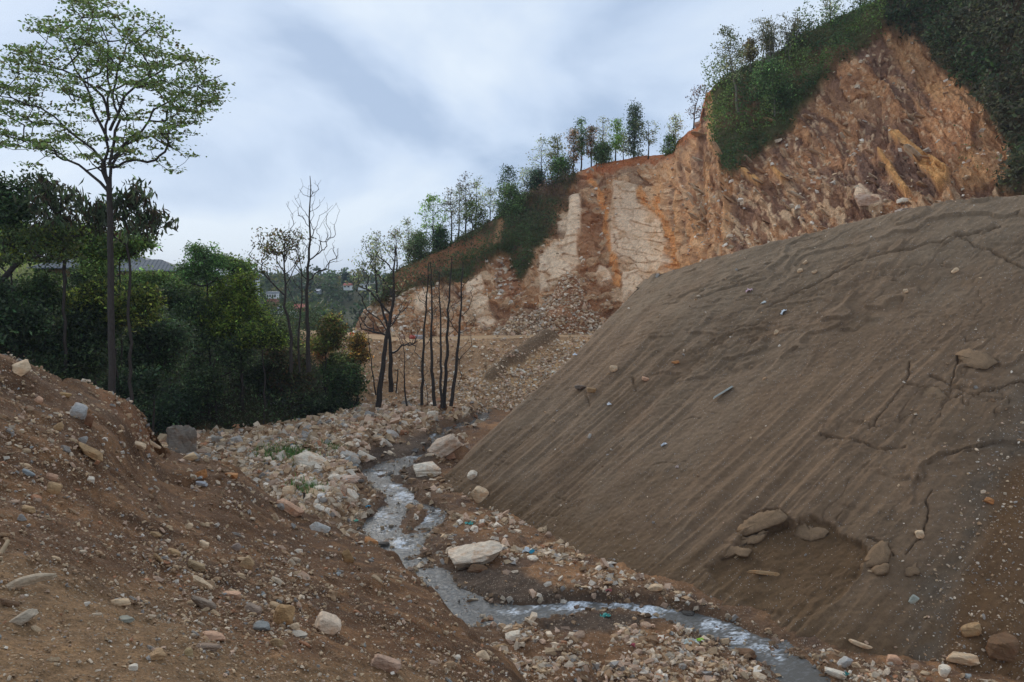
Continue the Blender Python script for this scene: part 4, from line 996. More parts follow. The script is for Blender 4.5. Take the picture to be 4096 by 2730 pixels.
# undergrowth on the bank
rs = np.random.RandomState(44)
n0 = 90000
ux, uy = rs.uniform(-46, -9, n0), rs.uniform(30, 88, n0)
D, T, SG = pline(ux, uy, TOE); m = ((SG > 0) | (D < .9)) & (uy > 36) & ~((ux < -27) & (uy > 64))
ux, uy = ux[m], uy[m]
uz = floor_z(ux, uy)[0] + rs.uniform(0, 1, len(ux)) ** 1.5 * (1.0 + 1.2 * np.exp(-D[m] / 3) + 1.3 * np.clip(fbm(ux * .4, uy * .4, 45, 3) + .4, 0, 1))
leaf_obj('undergrowth', np.stack([ux, uy, uz], -1), np.full(len(ux), .26), leaf_cols(len(ux), (0.034, 0.050, 0.020), .45, rs, (0.06, 0.06, 0.03), .08), None, .5, 0, rs, .1, 'stuff')
tag(bpy.data.objects['undergrowth'], 'dark low undergrowth covering the left bank', 'undergrowth')
# grass on the terrace and in patches of rubble
def grass(name, label, pts_xy, zf, hgt, colr, n, seed):
    rs = np.random.RandomState(seed)
    k = len(pts_xy); z0 = zf
    a = rs.normal(0, .25, (k, 2)) * hgt; w_ = hgt * .08
    B = np.stack([pts_xy[:, 0], pts_xy[:, 1], z0], -1)
    side = rs.normal(size=(k, 3)); side[:, 2] = 0; side /= np.linalg.norm(side, axis=1, keepdims=True)
    h = (hgt * rs.uniform(.5, 1.2, k))[:, None]
    tip = B + np.concatenate([a, h], 1)
    V = np.stack([B - side * w_, B + side * w_, tip], 1).reshape(-1, 3)
    me = raw_mesh(name, V, 3, np.arange(3 * k), M_leaf, np.repeat(leaf_cols(k, colr, .25, rs), 3, 0))
    o = link(name, me); tag(o, label, 'grass', kind='stuff'); return o
gx_, gy_ = rs.uniform(-60, -27, 9000), rs.uniform(64, 88, 9000)
gz_ = floor_z(gx_, gy_)[0]
grass('terrace_grass', 'bright green grass on the terrace in front of the house', np.stack([gx_, gy_], -1), gz_, .45, (0.15, 0.19, 0.05), 0, 46)
gp = []
for (a, b, r, n) in [(283, 470, 14, 500), (300, 476, 10, 300), (308, 507, 9, 260), (330, 465, 8, 120)]:
    for _ in range(n):
        p = on_floor(a + rs.normal(0, r), b + rs.normal(0, r * .3)); gp.append(p)
gp = np.array(gp); zz = floor_z(gp[:, 0], gp[:, 1])[0]
grass('rubble_grass', 'green weeds sprouting between the pale stones on the left of the stream', gp[:, :2], zz, .38, (0.06, 0.11, 0.03), 0, 47)

# ------------------------------------------------------------------ hillside trees on the skyline
def hz(px, py): return P(px, py, float(fH(px, py)))
def htree(name, label, px, base_, top_, w_, colr, dens_='sparse', seed=0, alt=None, altp=.2, lean=0, shape='oval', cat='tree', lsize=.26, low=.3, bark=None, group='trees along the hillside skyline'):
    rs = np.random.RandomState(seed + 900)
    B = hz(px, base_); Yd = B[1] + .5
    B = P(px, base_, Yd); Hm = (base_ - top_) * Yd / F; Wm = w_ * Yd / F
    T = B + np.array([lean * Yd / F, 0, Hm])
    n = {'sparse': 46, 'mid': 70, 'dense': 110}[dens_]; nl = {'sparse': 12, 'mid': 20, 'dense': 32}[dens_]
    tg = []
    for i in range(n):
        t = rs.uniform(low, 1); ang = rs.uniform(0, 2 * math.pi)
        if shape == 'oval': rr_ = math.sin(math.pi * min(1, (t - low) / (1 - low) * .85 + .12)) ** .7
        elif shape == 'cone': rr_ = (1 - (t - low) / (1 - low)) ** .8 + .08
        elif shape == 'vase': rr_ = .25 + .8 * ((t - low) / (1 - low)) ** .7
        else: rr_ = 1
        q = rs.uniform(.15, 1) ** .6 * rr_ * Wm / 2
        tg.append(B + (T - B) * t + np.array([math.cos(ang) * q, math.sin(ang) * q, 0]))
    Bs = B.copy(); Bs[2] -= .8
    tp = [Bs, B * .6 + T * .4 + rs.normal(0, .12, 3), B * .08 + T * .92]
    return tree(name, label, cat, tp, .055 + .012 * Hm, .02, np.array(tg), colr, nl, lsize, (.32, .20) if dens_ != 'dense' else (.42, .32), group, alt, altp, .3, seed, .013, start=.2, up=-.3, sides=4, bark=bark)
SPG = (0.19, 0.21, 0.125); BRG = (0.11, 0.18, 0.035); MDG = (0.075, 0.115, 0.04); DKG = (0.036, 0.06, 0.03); BRN = (0.17, 0.11, 0.06)
HT = [
 ('thin_tree', 'wispy grey tree at the lowest left end of the hillside skyline', 377, 288, 232, 16, SPG, 'sparse', 0, None),
 ('thin_tree', 'sparse tree with rusty leaf clumps, second up the hillside skyline', 396, 276, 229, 16, SPG, 'sparse', 0, RUS),
 ('thin_tree', 'grey wispy tree between the rusty clumped tree and the layered green one', 408, 266, 220, 15, SPG, 'sparse', 0, None),
 ('shrub', 'green bushy shrub low on the skyline left of the layered green tree', 418, 260, 234, 20, MDG, 'dense', 0, None),
 ('layered_tree', 'bright green tree with layered branches on the lower skyline', 434, 252, 197, 30, BRG, 'mid', 0, None),
 ('shrub', 'dark round shrub at the foot of the layered green tree', 440, 252, 230, 14, DKG, 'dense', 0, None),
 ('thin_tree', 'tall sparse brownish tree with straight trunk right of the layered green tree', 451, 247, 190, 18, (0.09, 0.085, 0.055), 'sparse', 0, None),
 ('thin_tree', 'sparse tree leaning in behind the straight brownish tree', 458, 240, 187, 16, SPG, 'sparse', 2, None),
 ('thin_tree', 'tallest wispy brown topped tree of the lower skyline group', 466, 236, 176, 18, (0.10, 0.085, 0.06), 'sparse', 0, None),
 ('thin_tree', 'wispy tree just right of the brown topped one', 475, 232, 179, 15, SPG, 'sparse', 2, None),
 ('broadleaf_tree', 'round green tree under the wispy brown topped trees', 473, 236, 202, 27, (0.075, 0.10, 0.03), 'mid', 0, None),
 ('thin_tree', 'small sparse tree in the gap left of the dark topped tree', 490, 222, 190, 20, SPG, 'sparse', 0, None),
 ('dark_tree', 'dark flat topped tree rising from green bushes halfway up the skyline', 508, 212, 168, 18, DKG, 'mid', 0, None),
 ('shrub', 'large green bush around the foot of the dark flat topped tree', 510, 222, 185, 28, MDG, 'dense', 0, None),
 ('thin_tree', 'small sparse forked tree right of the dark flat topped tree', 527, 196, 168, 20, SPG, 'sparse', 0, None),
 ('shrub', 'small dark bush at the foot of the wide wispy tree', 537, 192, 172, 13, DKG, 'dense', 0, None),
 ('thin_tree', 'wide wispy grey tree before the dense upper group', 542, 188, 139, 28, SPG, 'sparse', 0, None),
 ('broadleaf_tree', 'olive green tree between the wide wispy tree and the rusty one', 557, 184, 138, 18, OLV, 'mid', 0, None),
 ('shrub', 'bright green bush below the olive green tree', 560, 188, 160, 22, (0.055, 0.095, 0.028), 'dense', 0, None),
 ('thin_tree', 'rusty brown tree in the upper group above the pale slab', 573, 176, 131, 13, BRN, 'mid', 0, OLV),
 ('thin_tree', 'narrow bright green tree beside the rusty brown one', 581, 169, 121, 11, (0.065, 0.11, 0.03), 'mid', 0, None),
 ('thin_tree', 'narrow brownish tree right of the narrow green tree', 591, 166, 129, 10, BRN, 'mid', 0, MDG),
 ('thin_tree', 'tall grey wispy tree above the red soil edge', 603, 164, 116, 14, SPG, 'sparse', 0, None),
 ('shrub', 'dark green shrub at the foot of the tall grey wispy tree', 602, 164, 146, 16, MDG, 'dense', 0, None),
 ('thin_tree', 'thin leaning sapling with bright green top on the cliff edge', 615, 163, 121, 12, BRG, 'mid', 3, None),
 ('conifer', 'dark narrow conifer like tree standing on the cliff edge', 634, 159, 106, 15, (0.04, 0.06, 0.032), 'dense', 0, None),
 ('thin_tree', 'small sparse shrubby tree left of the dark narrow tree', 624, 160, 136, 14, SPG, 'sparse', 0, None),
 ('vase_tree', 'pale green spreading tree right of the dark narrow tree', 648, 159, 122, 26, (0.11, 0.13, 0.06), 'sparse', 0, None),
 ('shrub', 'green shrub at the step of the red cliff edge', 669, 156, 137, 17, MDG, 'mid', 0, None),
 ('thin_tree', 'faint wispy sapling above the shrub at the cliff step', 675, 146, 118, 12, SPG, 'sparse', 0, None),
 ('thin_tree', 'rounded leafless reddish grey tree beside the red bluff', 694, 130, 88, 26, (0.10, 0.075, 0.06), 'sparse', 6, None),
 ('thin_tree', 'sparse tall tree on the left shoulder of the upper slope with pale trunk', 740, 126, 32, 30, (0.09, 0.10, 0.05), 'mid', -16, None),
 ('broadleaf_tree', 'brown leaved tree between the tall pale trunked tree and the bamboo', 749, 80, 42, 15, (0.12, 0.10, 0.045), 'mid', 0, None),
 ('broadleaf_tree', 'green tree with pale trunk in the middle of the upper green slope', 776, 128, 66, 36, MDG, 'dense', -8, None),
 ('thin_tree', 'thin tree cut by the top edge right of the bamboo', 829, 32, -8, 18, SPG, 'sparse', 0, None),
 ('thin_tree', 'thin tree cut by the top edge above the rock apex', 860, 14, -20, 22, SPG, 'sparse', 0, None),
]
for i, (nm, lb, px, b_, t_, w_, cc, dn, ln, al) in enumerate(HT):
    shp = 'cone' if nm == 'conifer' else ('vase' if nm in ('vase_tree',) else 'oval')
    low = .05 if nm in ('shrub', 'conifer') else .3
    if 'pale trunk' in lb: low = .5
    htree(nm, lb, px, b_, t_, w_, cc, dn, i, al, .3, ln, shp, 'shrub' if nm == 'shrub' else 'tree', low=low, bark=M_palebark if 'pale trunk' in lb else None, lsize=.24)
# bamboo clumps
def bamboo(label, px, base_, spread, h_, seed, n=26):
    rs = np.random.RandomState(seed); B = hz(px, base_); Yd = B[1]
    e_ = empty('bamboo', B); tag(e_, label, 'bamboo', 'trees along the hillside skyline'); segs = []; lv = []
    for k in range(n):
        th = rs.uniform(0, 2 * math.pi); H_ = h_ * Yd / F * rs.uniform(.55, 1.05); out_ = spread * Yd / F * rs.uniform(.1, .6)
        b0 = np.array([rs.normal(0, .4), rs.normal(0, .4), -.3]); dirr = np.array([math.cos(th), math.sin(th) * .7, 0])
        pts = [b0 + dirr * out_ * t ** 2.2 + np.array([0, 0, H_ * (t - .16 * t ** 5)]) + (np.array([dirr[0], dirr[1], -1]) * max(0, t - .85) * H_ * .6) for t in np.linspace(0, 1, 12)]
        q, rad = np.array(pts), np.linspace(.04, .012, 12); segs += chain_segs(q, rad)
        for t in rs.uniform(.45, 1, 60):
            i = int(t * 10.99); p = q[i] + (q[i + 1] - q[i]) * (t * 11 - i if t * 11 - i < 1 else 1); lv.append(p + rs.normal(0, .22, 3))
    tubes(segs, M_palebark, 'culms', e_, 4)
    lv = np.array(lv); leaf_obj('leaves', lv, np.full(len(lv), .26), leaf_cols(len(lv), (0.13, 0.115, 0.055), .3, rs, (0.08, 0.1, 0.045), .4), e_, .35, .5, rs)
bamboo('clump of drooping brown bamboo on top of the green slope', 770, 68, 44, 62, 71, 30)
bamboo('paler clump of bamboo right of the drooping brown one', 792, 60, 36, 60, 72, 22)

# scrub covering the slopes: leaves spread through low mounds
def scrub(name, label, mask, n, colfn, hgt, seed, lsize=.26):
    rs = np.random.RandomState(seed)
    mk = mask.copy(); mk[-4:] = 0
    area = np.linalg.norm(np.gradient(HG, axis=0), axis=-1) * np.linalg.norm(np.gradient(HG, axis=1), axis=-1)
    p = (mk * np.minimum(area, .3)).ravel(); p /= p.sum()
    i = rs.choice(len(p), n, p=p)
    pt = HG.reshape(-1, 3)[i] + rs.normal(0, .16, (n, 3)); hxs, hys = hx.ravel()[i], hy.ravel()[i]
    cl = np.clip(fbm(pt[:, 0] * .55, pt[:, 2] * .55 + pt[:, 1] * .3, seed, 4) * 2.4 + .4, 0, 1.5)
    up_ = rs.uniform(0, 1, n) ** .8 * hgt * cl
    nv = nn.reshape(-1, 3)[i]
    pt = pt + nv * up_[:, None] * .45 + np.array([0, 0, 1]) * up_[:, None] * .75
    o = leaf_obj(name, pt, np.full(n, lsize), colfn(n, hxs, hys, rs, cl, pt), None, .5, 0, rs, .1, 'stuff')
    tag(o, label, 'scrub'); return o
def colA(n, x, y, rs, cl, pt):
    c = leaf_cols(n, (0.048, 0.062, 0.026), .35, rs, (0.10, 0.07, 0.045), .15)
    k = sst(.0, .3, fbm(pt[:, 0] * .12, pt[:, 2] * .12, 141, 3))[:, None]; c = c * (1 - .75 * k) + leaf_cols(n, (0.100, 0.056, 0.036), .35, rs) * .75 * k
    g = pmask(x, y, [(470, 283), (440, 275), (480, 255), (520, 240), (560, 240), (535, 275), (515, 285), (500, 258)], 10)[:, None]
    return c * (1 - .6 * g) + leaf_cols(n, (0.045, 0.072, 0.024), .3, rs) * .6 * g
bare = pmask(X := hx, hy, [(490, 220), (508, 222), (502, 252), (488, 256)], 3) * .8 + redbank * .75
scrub('hillside_scrub', 'dark green and russet scrub covering the left half of the hillside', VA * np.clip(1 - bare, .05, 1), 60000, colA, 1.5, 142)
def colB(n, x, y, rs, cl, pt):
    c = leaf_cols(n, (0.036, 0.060, 0.022), .35, rs, (0.07, 0.10, 0.03), .2); k = sst(-.1, .25, fbm(pt[:, 0] * .3, pt[:, 2] * .3, 148, 3))[:, None]
    return c * (1 - k) + leaf_cols(n, (0.075, 0.105, 0.030), .35, rs) * k
scrub('upper_scrub', 'dense green scrub hanging on the upper slope above the orange cliff', VB, 60000, colB, 2.2, 143)
def colC(n, x, y, rs, cl, pt):
    c = leaf_cols(n, (0.028, 0.042, 0.018), .4, rs, (0.06, 0.05, 0.03), .12); k = sst(-.05, .3, fbm(pt[:, 0] * .25, pt[:, 2] * .25, 149, 3))[:, None]
    return c * (1 - k) + leaf_cols(n, (0.052, 0.052, 0.028), .4, rs) * k
scrub('overhanging_scrub', 'dark brownish scrub on the steep slope at the upper right corner', VC, 56000, colC, 2.0, 144, .36)
sp = pmask(hx, hy, [(960, 130), (1000, 160), (985, 178), (955, 150)], 6) * .8 + pmask(hx, hy, [(1010, 180), (1060, 175), (1060, 215), (1000, 212)], 6) + pmask(hx, hy, [(700, 82), (716, 84), (714, 92), (702, 96)], 2) + sst(5, 1, hy - topl[None]) * (hx > 385) * (hx < 700) * .5
scrub('cliff_weeds', 'patchy green weeds on the cliff and along its rim', np.clip(sp, 0, 1), 5000, colB, .7, 145, .2)

# ------------------------------------------------------------------ far wood
rs = np.random.RandomState(61)
pts, cols, szs = [], [], []
def fz_(x, y):
    r = FARZ.ray_cast(Vector((x, y, 200)), Vector((0, 0, -1))); return r[0].z if r[0] else RZ - 10
ntree = 0
for k in range(900):
    Yd = 95 + 480 * rs.rand() ** 1.3; px = rs.uniform(150, 440)
    x = (px - 512) / F * Yd
    if Yd < 230 and fbm(np.array([x * .05]), np.array([Yd * .05]), 62, 2)[0] < -.1: continue
    z0 = fz_(x, Yd); R = rs.uniform(1.6, 3.4) * (1.25 if Yd > 250 else 1); Hh = R * rs.uniform(1.5, 2.6)
    if Yd < 200 and px > 330: continue
    if 268 < px < 306 and Yd < 150: continue
    if (250 < px < 262 or 343 < px < 370) and Yd < 290 and Yd > 230: continue
    n = 90
    v = rs.normal(size=(n, 3)); v /= np.linalg.norm(v, axis=1, keepdims=True); v *= rs.uniform(.5, 1, (n, 1))
    pts.append(np.array([x, Yd, z0 + Hh * .5]) + v * np.array([R, R, Hh * .55]))
    base = [(0.035, 0.05, 0.022), (0.05, 0.07, 0.028), (0.028, 0.04, 0.022), (0.08, 0.085, 0.03)][rs.choice(4, p=[.35, .3, .25, .1])]
    cols.append(leaf_cols(n, base, .3, rs)); szs.append(np.full(n, R * .42))
leaf_obj('far_wood', np.concatenate(pts), np.concatenate(szs), np.concatenate(cols), None, .7, 0, rs, .1, 'stuff')
tag(bpy.data.objects['far_wood'], 'hazy woodland over the far valley and hills', 'wood')
def far_tree(name, label, px, base_, top_, w_, Yd, colr, shape):
    rs = np.random.RandomState(int(px)); B = P(px, base_, Yd); H_ = (base_ - top_) * Yd / F; R = w_ * Yd / F / 2
    tg = []
    for i in range(70):
        t = rs.uniform(.15, 1); a = rs.uniform(0, 6.28); r_ = R * ((1 - t) ** .7 + .08 if shape == 'cone' else math.sin(math.pi * min(1, t * .85 + .1)))
        q = r_ * rs.uniform(.3, 1); tg.append(B + np.array([math.cos(a) * q, math.sin(a) * q, t * H_]))
    tree(name, label, 'tree', [B - [0, 0, 3], B + [0, 0, H_ * .95]], .25, .05, np.array(tg), colr, 16, R * .32, (R * .16, R * .08), None, None, .2, .3, int(px), .04, seg=2, flat=.3)
far_tree('conifer', 'small dark conifer poking above the far skyline', 345.5, 287, 272, 13, 330, (0.03, 0.05, 0.032), 'cone')
far_tree('broadleaf_tree', 'small pale green tree on the far skyline left of the conifer', 330, 286, 275, 9, 330, (0.07, 0.10, 0.04), 'oval')
far_tree('broadleaf_tree', 'faint greenish tree on the skyline between the roof and the spiky tree', 178, 284, 264, 9, 140, (0.07, 0.09, 0.05), 'oval')

# ------------------------------------------------------------------ rocks
def ico(sub):
    import bmesh
    bm = bmesh.new(); bmesh.ops.create_icosphere(bm, subdivisions=sub, radius=1)
    V = np.array([v.co[:] for v in bm.verts]); Fc = np.array([[v.index for v in f.verts] for f in bm.faces]); bm.free(); return V, Fc
IV1, IF1 = ico(1); IV2, IF2 = ico(2); IV3, IF3 = ico(3); IV4, IF4 = ico(4)
def rock_shape(V, dims, rs, planes=12, layered=0.0, rough=.02):
    """convex faceted block: the unit sphere cut back by planes, then stretched"""
    nrm = rs.normal(size=(planes, 3)); nrm[:6] = np.array([[1, 0, 0], [-1, 0, 0], [0, 1, 0], [0, -1, 0], [0, 0, 1], [0, 0, -1]]) + rs.normal(0, .22, (6, 3))
    nrm /= np.linalg.norm(nrm, axis=1, keepdims=True)
    d = np.concatenate([rs.uniform(.62, .8, 6), rs.uniform(.68, .95, planes - 6)])
    dt = V @ nrm.T
    r = np.where(dt > .05, d[None] / np.maximum(dt, .05), 9).min(1)
    W_ = V * np.minimum(r, 1.15)[:, None]
    if layered: W_[:, :2] *= (1 + layered * np.sign(np.sin(W_[:, 2:3] * 14 + rs.rand() * 6 + 2 * W_[:, 0:1])) * .5)
    W_ *= 1 + rough * n2(W_[:, 0:1] * 3 + W_[:, 2:3] * 2.3, W_[:, 1:2] * 3 + 9 - W_[:, 2:3], 7) + rough * .6 * n2(W_[:, 0:1] * 8 + W_[:, 2:3] * 6, W_[:, 1:2] * 8, 8)
    e_ = np.abs(W_).max(0)
    return W_ / e_ * np.array(dims) * .5
def hero_rock(name, label, cat, px, py, w_, h_, colr, surf, rot=0., depth=.8, seed=0, layered=.05, group=None, sink=.25, bend=0, tilt=0, sub=None, yaw=0, rough=.03, mat=None):
    rs = np.random.RandomState(seed + 4000)
    h = hit(px, py + h_ * .35, surf)
    if h is None: h = (Vector(P(px, py, 20)), Vector((0, 0, 1)), 20, '')
    loc = np.array(h[0]); Yd = loc[1]
    Wd, Hd = w_ * Yd / F * 1.08, h_ * Yd / F * 1.12
    D_ = depth * min(Wd, Hd * 2.2) 
    V_, F_ = (IV3, IF3) if (w_ < 26 if sub is None else sub == 3) else (IV4, IF4)
    V = rock_shape(V_, (Wd, D_, Hd), rs, 13, layered, rough)
    if bend: V[:, 2] += bend * Hd * (1 - (V[:, 0] / (Wd / 2)) ** 2) - bend * Hd * .5
    a = math.radians(rot); R1 = Matrix.Rotation(a, 3, 'Y'); R2 = Matrix.Rotation(math.radians(tilt), 3, 'X'); R3 = Matrix.Rotation(math.radians(yaw) - math.atan2(loc[0], loc[1]), 3, 'Z')
    V = V @ np.array(R3 @ R1 @ R2).T
    me = raw_mesh(name, V, 3, F_.ravel(), mat or M_rock, None, False)
    o = link(name, me); tag(o, label, cat, group)
    zmin = V[:, 2].min()
    ext = V[:, 2].max() - zmin
    # sit on the ground: lower part sunk, centre pushed slightly towards the viewer's line of sight of the picture centre
    o.location = (loc[0], loc[1], loc[2] - zmin - sink * ext)
    o.color = (*colr, 1)
    return o
CR = (0.58, 0.44, 0.30); WH = (0.66, 0.60, 0.51); PK = (0.50, 0.31, 0.21); TN = (0.36, 0.24, 0.13); OR = (0.42, 0.20, 0.08); GY = (0.27, 0.26, 0.25); BL = (0.23, 0.26, 0.28); DK = (0.07, 0.065, 0.06); BR = (0.16, 0.095, 0.055)
FL = ['valley_floor']; MO = ['gravel_mound', 'valley_floor']; PI = ['tailings_heap', 'valley_floor']
